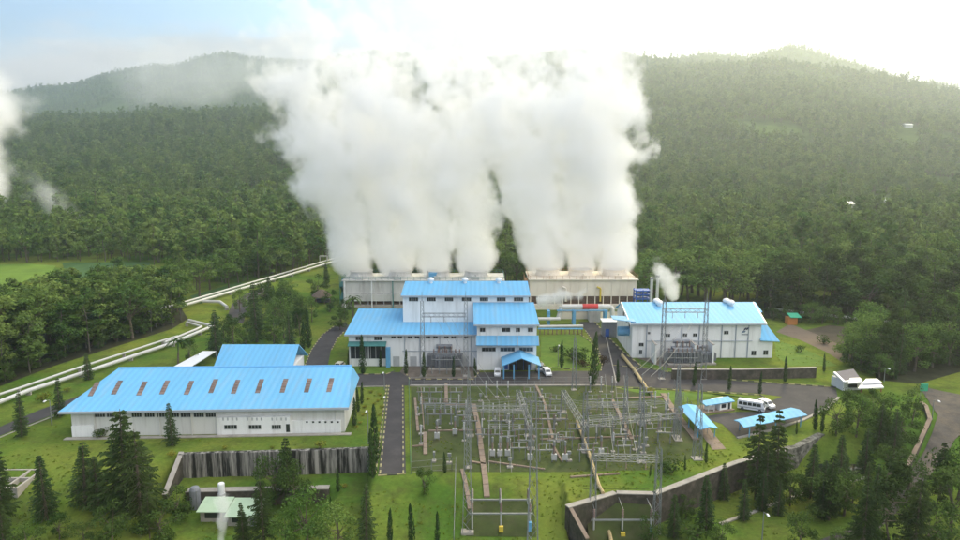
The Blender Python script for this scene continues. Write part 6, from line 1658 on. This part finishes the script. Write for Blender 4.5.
L_ = [
 # prototype, px, base y, top y, name, label, width
 (CONW, 126, 521, 408, 'conifer', 'tallest shaggy conifer on the lawn below the long warehouse', 1.2),
 (CONW, 142, 526, 428, 'conifer', 'second shaggy conifer just right of the tallest one on the left lawn', 1.15),
 (CONS, 172.5, 446, 402, 'conifer', 'neat small conifer before the white wall of the long warehouse', 1.15),
 (CONS, 47, 520, 453, 'conifer', 'slim dark conifer beside the concrete basin', 1.45),
 (CONS, 86, 508, 442, 'conifer', 'left of two blurred young conifers on the left lawn', 1.7),
 (CONS, 100, 510, 455, 'conifer', 'right of two blurred young conifers on the left lawn', 1.7),
 (BRD, 86, 548, 518, 'round_bush', 'rounded green bush at the bottom edge below the young conifers', 1.2),
 (CONW, 264, 544, 473, 'conifer', 'dense dark conifer right of the mint green hut', .95),
 (CONW, 288, 497, 436, 'conifer', 'dark conifer standing before the middle of the streaked wall', .9),
 (BRD, 276, 505, 446, 'leafy_tree', 'bushy dark tree just left of the conifer at the streaked wall', .85),
 (BRD, 296, 512, 456, 'leafy_tree', 'bushy tree right of the conifer at the streaked wall', .9),
 (BRL, 308, 552, 487, 'leafy_tree', 'light green spreading tree at the bottom centre left', 1.05),
 (BRL, 338, 556, 503, 'leafy_tree', 'lower light green tree right of the spreading one at the bottom', 1.15),
 (BRL, 286, 553, 507, 'leafy_tree', 'light green tree left of the spreading one at the bottom', 1.0),
 (CONS, 366.5, 544, 483, 'conifer', 'perfectly conical conifer on the lawn at the bottom centre', 1.15),
 (BRD, 424.5, 494, 467, 'round_bush', 'round dark bushy tree on the open slope before the switchyard', 1.15),
 (BRD, 176, 522, 484, 'leafy_tree', 'olive bushy tree at the left end of the streaked wall', 1.2),
 (BRD, 160, 545, 500, 'leafy_tree', 'dark bushy tree below the stone wing wall at the left', 1.3),
 (CONW, 2, 530, 446, 'conifer', 'conifer cut by the left edge of the view', .9),
 (CONS, 22, 437, 390, 'conifer', 'conifer between the white pipes and the perimeter road at far left', 1.15),
 (CONS, 60, 417, 377, 'conifer', 'conifer before the white pipes left of the long warehouse roof', 1.2),
 (CONS, 89, 380, 352, 'conifer', 'dark conifer behind the left corner of the long blue roof', 1.4),
 (PLM, 178, 367, 331, 'palm', 'palm beside the covered ramp behind the long warehouse', 1.0),
 (BRD, 190, 364, 338, 'leafy_tree', 'small loose tree right of the palm behind the long warehouse', .9),
 (CONS, 257, 342, 281, 'conifer', 'dark conifer on the slope above the storage shed', 1.2),
 (CONS, 270, 300, 276, 'conifer', 'distant conifer touching the diagonal white pipeline', 1.5),
 (CONS, 216, 357, 309, 'conifer', 'dark conifer at the left corner of the storage shed', 1.3),
 (BRD, 234, 349, 316, 'leafy_tree', 'left bushy tree of the row above the storage shed roof', 1.0),
 (BRD, 246, 352, 322, 'leafy_tree', 'second bushy tree of the row above the storage shed roof', 1.0),
 (BRL, 284, 338, 296, 'leafy_tree', 'pale leafy tree above the storage shed near the access track', .9),
 (BRD, 274, 347, 313, 'leafy_tree', 'dense bushy tree right of the dark conifer above the shed', 1.1),
 (CONS, 290, 352, 310, 'conifer', 'conifer behind the right end of the storage shed roof', 1.1),
 (BRD, 318, 298, 274, 'leafy_tree', 'round tree behind the thatched gazebo', 1.3),
 (CONS, 327, 283, 262, 'conifer', 'small conifer beside the pipe loop', 1.3),
 (BRD, 340, 330, 306, 'leafy_tree', 'bushy tree at the bend of the north road', 1.2),
 (PLM, 353, 322, 290, 'palm', 'palm before the grey cooling tower', 1.2),
 (BRD, 345, 318, 300, 'round_bush', 'bush at the foot of the palm by the grey tower', 1.3),
 (BRL, 252, 322, 300, 'leafy_tree', 'small pale tree beside the access track bend', 1.0),
 (BRL, 297, 318, 290, 'leafy_tree', 'pale slim tree between gazebo and diagonal pipeline', .8),
 (CYP, 309, 348, 309, 'cypress', 'slim cypress left of the north road', 1.2),
 (CYP, 303, 350, 322, 'cypress', 'shorter cypress beside the slim one left of the north road', 1.5),
 (CONW, 755, 500, 412, 'pine', 'left of two tall pines before the wide blue carport', .8),
 (CONW, 776, 500, 409, 'pine', 'right of two tall pines before the wide blue carport', .85),
 (CONW, 766, 506, 440, 'pine', 'lower pine between the two tall pines before the carport', .9),
 (CONS, 810, 498, 443, 'conifer', 'dark conifer left of the small dark pond', 1.3),
 (CONS, 840, 488, 434, 'conifer', 'dark conifer right of the small dark pond', 1.4),
 (CONS, 865, 474, 428, 'conifer', 'pointed conifer behind the pond near the roadside wall', 1.4),
 (CONS, 706, 531, 474, 'conifer', 'lone dark conifer on the slope right of the walled pit', 1.25),
 (CONS, 744, 521, 479, 'conifer', 'short conifer on the slope below the two tall pines', 1.25),
 (CONS, 674, 538, 492, 'conifer', 'conifer beside the right corner of the walled pit', 1.3),
 (BRD, 790, 506, 470, 'leafy_tree', 'dark leafy tree in the shade right of the two tall pines', 1.0),
 (BRD, 800, 500, 474, 'leafy_tree', 'dark bush below the rubble bank', 1.1),
 (PIN, 886, 556, 459, 'pine', 'big loose pine at the bottom right corner', 1.15),
 (BRD, 928, 556, 494, 'leafy_tree', 'leafy tree at the bottom right between pine and road', 1.1),
 (BRL, 838, 552, 528, 'leafy_tree', 'low light green tree at the bottom edge right', 1.3),
 (BRD, 950, 536, 466, 'leafy_tree', 'tree right of the curving road at the right edge', 1.1),
 (BRD, 958, 500, 430, 'leafy_tree', 'upper tree at the right edge beyond the road', 1.0),
 (BRD, 836, 436, 392, 'leafy_tree', 'left tree of the grove below the car park', 1.0),
 (BRL, 856, 437, 394, 'leafy_tree', 'broad light tree of the grove below the gate house', 1.1),
 (BRD, 847, 428, 388, 'leafy_tree', 'tree just below the gate house canopies', .8),
 (BRD, 884, 440, 393, 'leafy_tree', 'tree in the grove left of the green sign board', 1.2),
 (BRD, 900, 448, 402, 'leafy_tree', 'dark tree at the roadside wall below the green sign', 1.1),
 (CONS, 877, 452, 400, 'conifer', 'dark conifer in the middle of the grove by the right road', 1.2),
 (CONS, 893, 462, 408, 'conifer', 'dark conifer nearest the roadside wall', 1.2),
 (BRD, 912, 424, 384, 'leafy_tree', 'narrow dark tree directly left of the green sign', .8),
 (BRD, 872, 420, 388, 'leafy_tree', 'low spreading tree right of the gate house', 1.2),
]
for pr, px, pb, pt, nm, lab, wd in L_: plant(pr, px, pb, pt, nm, lab, 'bush' if nm == 'round_bush' else nm.replace('leafy_', '').replace('_', ' '), wide=wd)
C_ = [
 (354.5, 426, 398, 'cypress nearest the right end wall of the long warehouse'), (358.5, 412, 388, 'second cypress behind the right end of the long warehouse'), (361.8, 404, 382, 'farthest cypress of the row at the warehouse end'),
 (375.5, 463, 407, 'tall cypress beside the left kerb of the dark side road'), (373, 478, 430, 'cypress at the right end of the streaked retaining wall'), (445, 473, 452, 'small lone cypress at the front left of the switchyard'),
 (390, 543, 509, 'left of three slim cypresses on the bottom slope'), (412, 543, 504, 'middle one of three slim cypresses on the bottom slope'), (437.5, 543, 512, 'right of three slim cypresses on the bottom slope'),
 (338.5, 492, 468, 'small cypress on the lawn right of the streaked wall trees'), (331, 510, 496, 'tiny cypress on the lawn above the light green trees'),
 (561.5, 368, 341, 'tall cypress in the middle of the round garden'), (592.5, 386, 333, 'tallest cypress at the right kerb of the round garden'), (618, 382, 360, 'cypress in the road junction right of the round garden'),
 (694, 386, 362, 'left cypress of the row before the terrace wall'), (729, 390, 366, 'second cypress of the row before the terrace wall'), (759.5, 394, 372, 'third cypress of the row before the terrace wall'), (785, 382, 357, 'cypress at the right end of the terrace wall'), 
 (348.5, 365, 350, 'short cypress at the left corner of the central hall'), (363, 374, 336, 'tall cypress before the glazed front of the central hall'), (380.5, 367, 350, 'short cypress right of the glazed front'), (406, 374, 350, 'cypress at the left edge of the transformer yard'), (424, 377, 352, 'cypress inside the transformer yard before the hall'), (475.5, 376, 358, 'cypress at the right edge of the transformer yard'), (453.5, 377, 356, 'cypress before the grey transformer of the central hall'),
 (815, 430, 401, 'slim cypress at the right end of the wide carport'), (822, 432, 408, 'dense cypress right of the slim one by the car park kerb'), (796.5, 434, 421, 'short cypress under the right part of the wide carport'), (706, 463, 442, 'short dark cypress below the narrow carport'), (685, 470, 455, 'small cypress on the slope under the right mast'), (650, 476, 464, 'round topped small cypress above the stone wall'), (824, 372, 354, 'cypress beside the dirt track above the gate house'),
]
for px, pb, pt, lab in C_: plant(CYP, px, pb, pt, 'cypress', lab, 'cypress', wide=1.25)
X_ = [(862, 562, 478, 'large dark tree at the bottom edge left of the big loose pine', CONW, 1.0), (912, 562, 470, 'large dark tree at the bottom edge right of the big loose pine', CONW, 1.0), (826, 520, 452, 'tall dark conifer between the two pond conifers, nearer the viewer', CONW, .9), (940, 500, 440, 'tall shaggy tree on the verge at the right road bend', CONW, .9), (800, 552, 506, 'bushy tree at the bottom edge beside the lamp post', BRD, 1.0), (4, 552, 500, 'dark shaggy tree in the bottom left corner', CONW, 1.1), (30, 560, 520, 'bushy tree in the bottom left corner beside the shaggy one', BRD, 1.1), (224, 340, 312, 'bushy tree left of the dark conifer above the shed', BRD, 1.1), (262, 330, 300, 'leafy tree behind the bushy row above the shed', BRL, 1.0), (300, 336, 306, 'bushy tree by the cypresses left of the north road', BRD, 1.0), (312, 322, 296, 'leafy tree below the thatched gazebo', BRL, .9), (330, 312, 288, 'leafy tree right of the thatched gazebo', BRD, .9), (240, 312, 288, 'leafy tree on the bank left of the access track', BRL, 1.0), (283, 318, 290, 'leafy tree between access track and gazebo lawn', BRD, 1.0), (762, 512, 468, 'young conifer on the slope between lamp post and tall pines', CONS, 1.3), (724, 500, 462, 'bushy conifer at the foot of the stone retaining wall', CONS, 1.3), (778, 516, 478, 'dark bushy conifer at the kerb below the tall pines', CONS, 1.4), (822, 520, 482, 'small conifer on the lawn below the pond', CONS, 1.3), (852, 506, 470, 'bushy tree in the shade left of the big loose pine', BRD, 1.0), (866, 548, 500, 'leafy tree directly left of the big loose pine', BRD, 1.0), (906, 500, 452, 'tree between big loose pine and the road', BRD, 1.0), (936, 520, 470, 'young pine at the roadside bottom right', PIN, 1.2), (652, 545, 512, 'dark bush below the nearest gantry', BRD, 1.1), (686, 520, 494, 'bush at the right corner of the walled pit', BRD, 1.1), (720, 548, 518, 'bush at the bottom edge right of the lone conifer', BRD, 1.2), (60, 540, 512, 'low bushy tree at the bottom left near the basin', BRD, 1.2), (112, 548, 500, 'leafy tree at the foot of the tallest shaggy conifer', BRD, 1.0), (150, 540, 486, 'thick conifer right of the shaggy pair', CONW, .9), (244, 548, 500, 'dark conifer left of the dense one by the mint hut', CONW, .9)]
for px, pb, pt, lab, pr, wd in X_: plant(pr, px, pb, pt, 'conifer' if pr in (CONS, CONW) else 'leafy_tree', lab, wide=wd)
S_ = [(573, 360, 348, 'big round shrub in the round garden', 1.6, SHR), (580, 364, 354, 'second green shrub in the round garden', 1.3, SHR), (603, 366, 357, 'reddish shrub at the right corner of the round garden', .9, SHRD), (583, 367, 361, 'low reddish shrub at the front kerb of the round garden', 1.4, SHRD), (556, 352, 346, 'small shrub left of the tall garden cypress', 1.4, SHR),
 (319.5, 451, 442, 'yellow green shrub on the crest of the streaked wall', 1.3, SHY), (272, 449, 446, 'small yellow shrub on the crest near the wall middle', 1.4, SHY), (225, 449, 446, 'small yellow shrub on the crest above the dark streaks', 1.4, SHY), (44, 402, 394, 'round yellow bush between pipes and perimeter road', 1.3, SHY), (67, 392, 388, 'small yellow bush beside the white pipes', 1.4, SHY), (172, 458, 452, 'yellow shrub at the left corner of the streaked wall', 1.3, SHY),
 (101, 438, 429, 'spiky green shrub before the left wall of the warehouse', 1.4, SHR), (672, 473, 462, 'dark round shrub on the slope above the stone wall', 1.3, SHR), (664, 472, 463, 'second dark shrub on the slope above the stone wall', 1.3, SHR), (650, 394, 388, 'yellow shrub at the edge of the switchyard path', 1.4, SHY), (776, 436, 431, 'pale shrub before the wide carport', 1.3, SHY), (694, 541, 524, 'broad dark shrub on the slope beside the lone conifer', 1.4, SHR), (325, 496, 491, 'yellow shrub on the lawn right of the streaked wall', 1.4, SHY), (345, 488, 484, 'little yellow shrub on the lawn beside the small cypress', 1.4, SHY), (180, 519, 503, 'shrub at the foot of the stone wing wall', 1.3, SHR), (824, 344, 337, 'shrub on the lawn beside the dirt track', 1.4, SHR), (800, 352, 346, 'lone shrub on the slope lawn right of the white hall', 1.3, SHR)]
for px, pb, pt, lab, wd, pr in S_: plant(pr, px, pb, pt, 'shrub', lab, 'shrub', wide=wd)
# small clipped yellow shrubs in rows on the strip beside the warehouse
for k in range(16):
    px, pb = [(371, 393), (380, 396), (368, 400), (378, 402), (365, 408), (374, 405), (382, 408), (363, 416), (380, 416), (360, 424), (379, 424), (357, 428), (378, 432), (382, 400), (367, 414), (378, 440)][k]
    plant(SHY, px, pb, pb - 2.6, 'clipped_shrub', 'tiny yellow clipped shrub on the grass strip right of the warehouse', 'shrub', 'clipped shrubs on the grass strip', 1.5)

# groves: the dark forest edge at the left, the row of tall trees at the right
def grove(poly, n, protos_list, hrange, name, label, group, seed, wide=1.0, mind=3.2):
    r = random.Random(seed); pts = []; xs = [p[0] for p in poly]; ys = [p[1] for p in poly]
    W = [G(*p) for p in poly]; wx = [p.x for p in W]; wy = [p.y for p in W]; tries = 0
    while len(pts) < n and tries < 6000:
        tries += 1; x, y = r.uniform(min(wx), max(wx)), r.uniform(min(wy), max(wy))
        if not in_poly(np.array([x]), np.array([y]), [(p.x, p.y) for p in W])[0]: continue
        if any((x - a) ** 2 + (y - b) ** 2 < mind ** 2 for a, b in pts): continue
        pts.append((x, y))
    for x, y in pts:
        pr, nom = r.choice(protos_list); h = r.uniform(*hrange); s = h / nom
        tree(pr, r.randint(0, 99), (x, y, zg(x, y) - .1), s * wide * r.uniform(.9, 1.15), r.uniform(0, 6.28), name, label, group, 'tree', sz=s)
grove([(-70, 412), (-10, 388), (60, 362), (118, 344), (172, 327), (186, 318), (176, 308), (120, 306), (60, 322), (-10, 338), (-80, 345)], 112, [(TALL, 18), (TALL, 18), (TALL, 18), (TALLB, 12)], (12.5, 16.5), 'forest_tree', 'tall slender tree in the dark forest edge behind the pipes at the left', 'trees of the left forest edge', 1, 1.15, 4.0)
grove([(768, 318), (800, 317), (880, 322), (960, 330), (1010, 340), (1010, 318), (900, 306), (800, 302), (768, 304)], 50, [(TALL, 18), (PIN, 10), (BRD, 10)], (13, 19), 'forest_tree', 'tall dark tree in the row along the right pipeline', 'trees along the right pipeline', 2, 1.3, 4.5)
grove([(860, 366), (880, 378), (905, 378), (960, 368), (1000, 372), (1000, 345), (930, 334), (862, 340)], 44, [(BRD, 10), (BRL, 10), (BRD, 10), (PIN, 10), (CONS, 10)], (8, 14), 'grove_tree', 'leafy tree in the dense grove above the green sign', 'trees of the grove above the green sign', 3, 1.1, 3.6)
grove([(820, 478), (868, 470), (900, 456), (905, 470), (870, 500), (830, 500)], 9, [(BRD, 10), (CONS, 10)], (5, 8), 'grove_tree', 'small dark tree between pond and roadside wall', 'trees between pond and roadside wall', 5, 1.2, 2.8)
grove([(650, 306), (764, 310), (790, 306), (790, 292), (650, 292)], 34, [(TALL, 18), (TALLB, 12), (LUSH, 9)], (12, 17), 'forest_tree', 'forest tree directly behind the right hall roof', 'trees behind the right hall', 6, 1.25, 4.5)
grove([(-60, 406), (0, 384), (62, 360), (120, 342), (172, 326), (172, 322), (118, 336), (60, 350), (0, 370), (-60, 388)], 44, [(BRD, 10), (BRL, 10), (SHR, 1)], (2.2, 5.0), 'undergrowth_bush', 'bushy undergrowth along the dark forest edge behind the white pipes', 'undergrowth of the left forest edge', 9, 1.2, 2.2)
grove([(770, 320), (800, 319), (860, 322), (870, 330), (850, 326), (780, 322)], 14, [(BRD, 10), (BRL, 10)], (2.5, 6.0), 'undergrowth_bush', 'bush at the feet of the tall trees along the right pipeline', 'undergrowth along the right pipeline', 10, 1.2, 2.5)
grove([(840, 352), (868, 360), (900, 380), (872, 378), (850, 366)], 16, [(BRD, 10), (BRL, 10), (CONS, 10)], (4, 9), 'grove_tree', 'leafy tree in the dense grove behind the gate house', 'trees of the grove behind the gate house', 11, 1.2, 2.6)
grove([(186, 300), (300, 272), (340, 258), (345, 252), (180, 285)], 24, [(TALLB, 12), (LUSH, 9), (TALL, 18)], (9, 14), 'forest_tree', 'tree directly above the diagonal white pipeline', 'trees above the diagonal pipeline', 7, 1.2, 5)
grove([(235, 338), (296, 338), (306, 318), (285, 296), (262, 300), (250, 315)], 18, [(BRD, 10), (BRL, 10), (CONS, 10)], (5, 8.5), 'garden_tree', 'bushy tree in the thicket between access track and north road', 'trees of the thicket above the shed', 8, 1.2, 3)
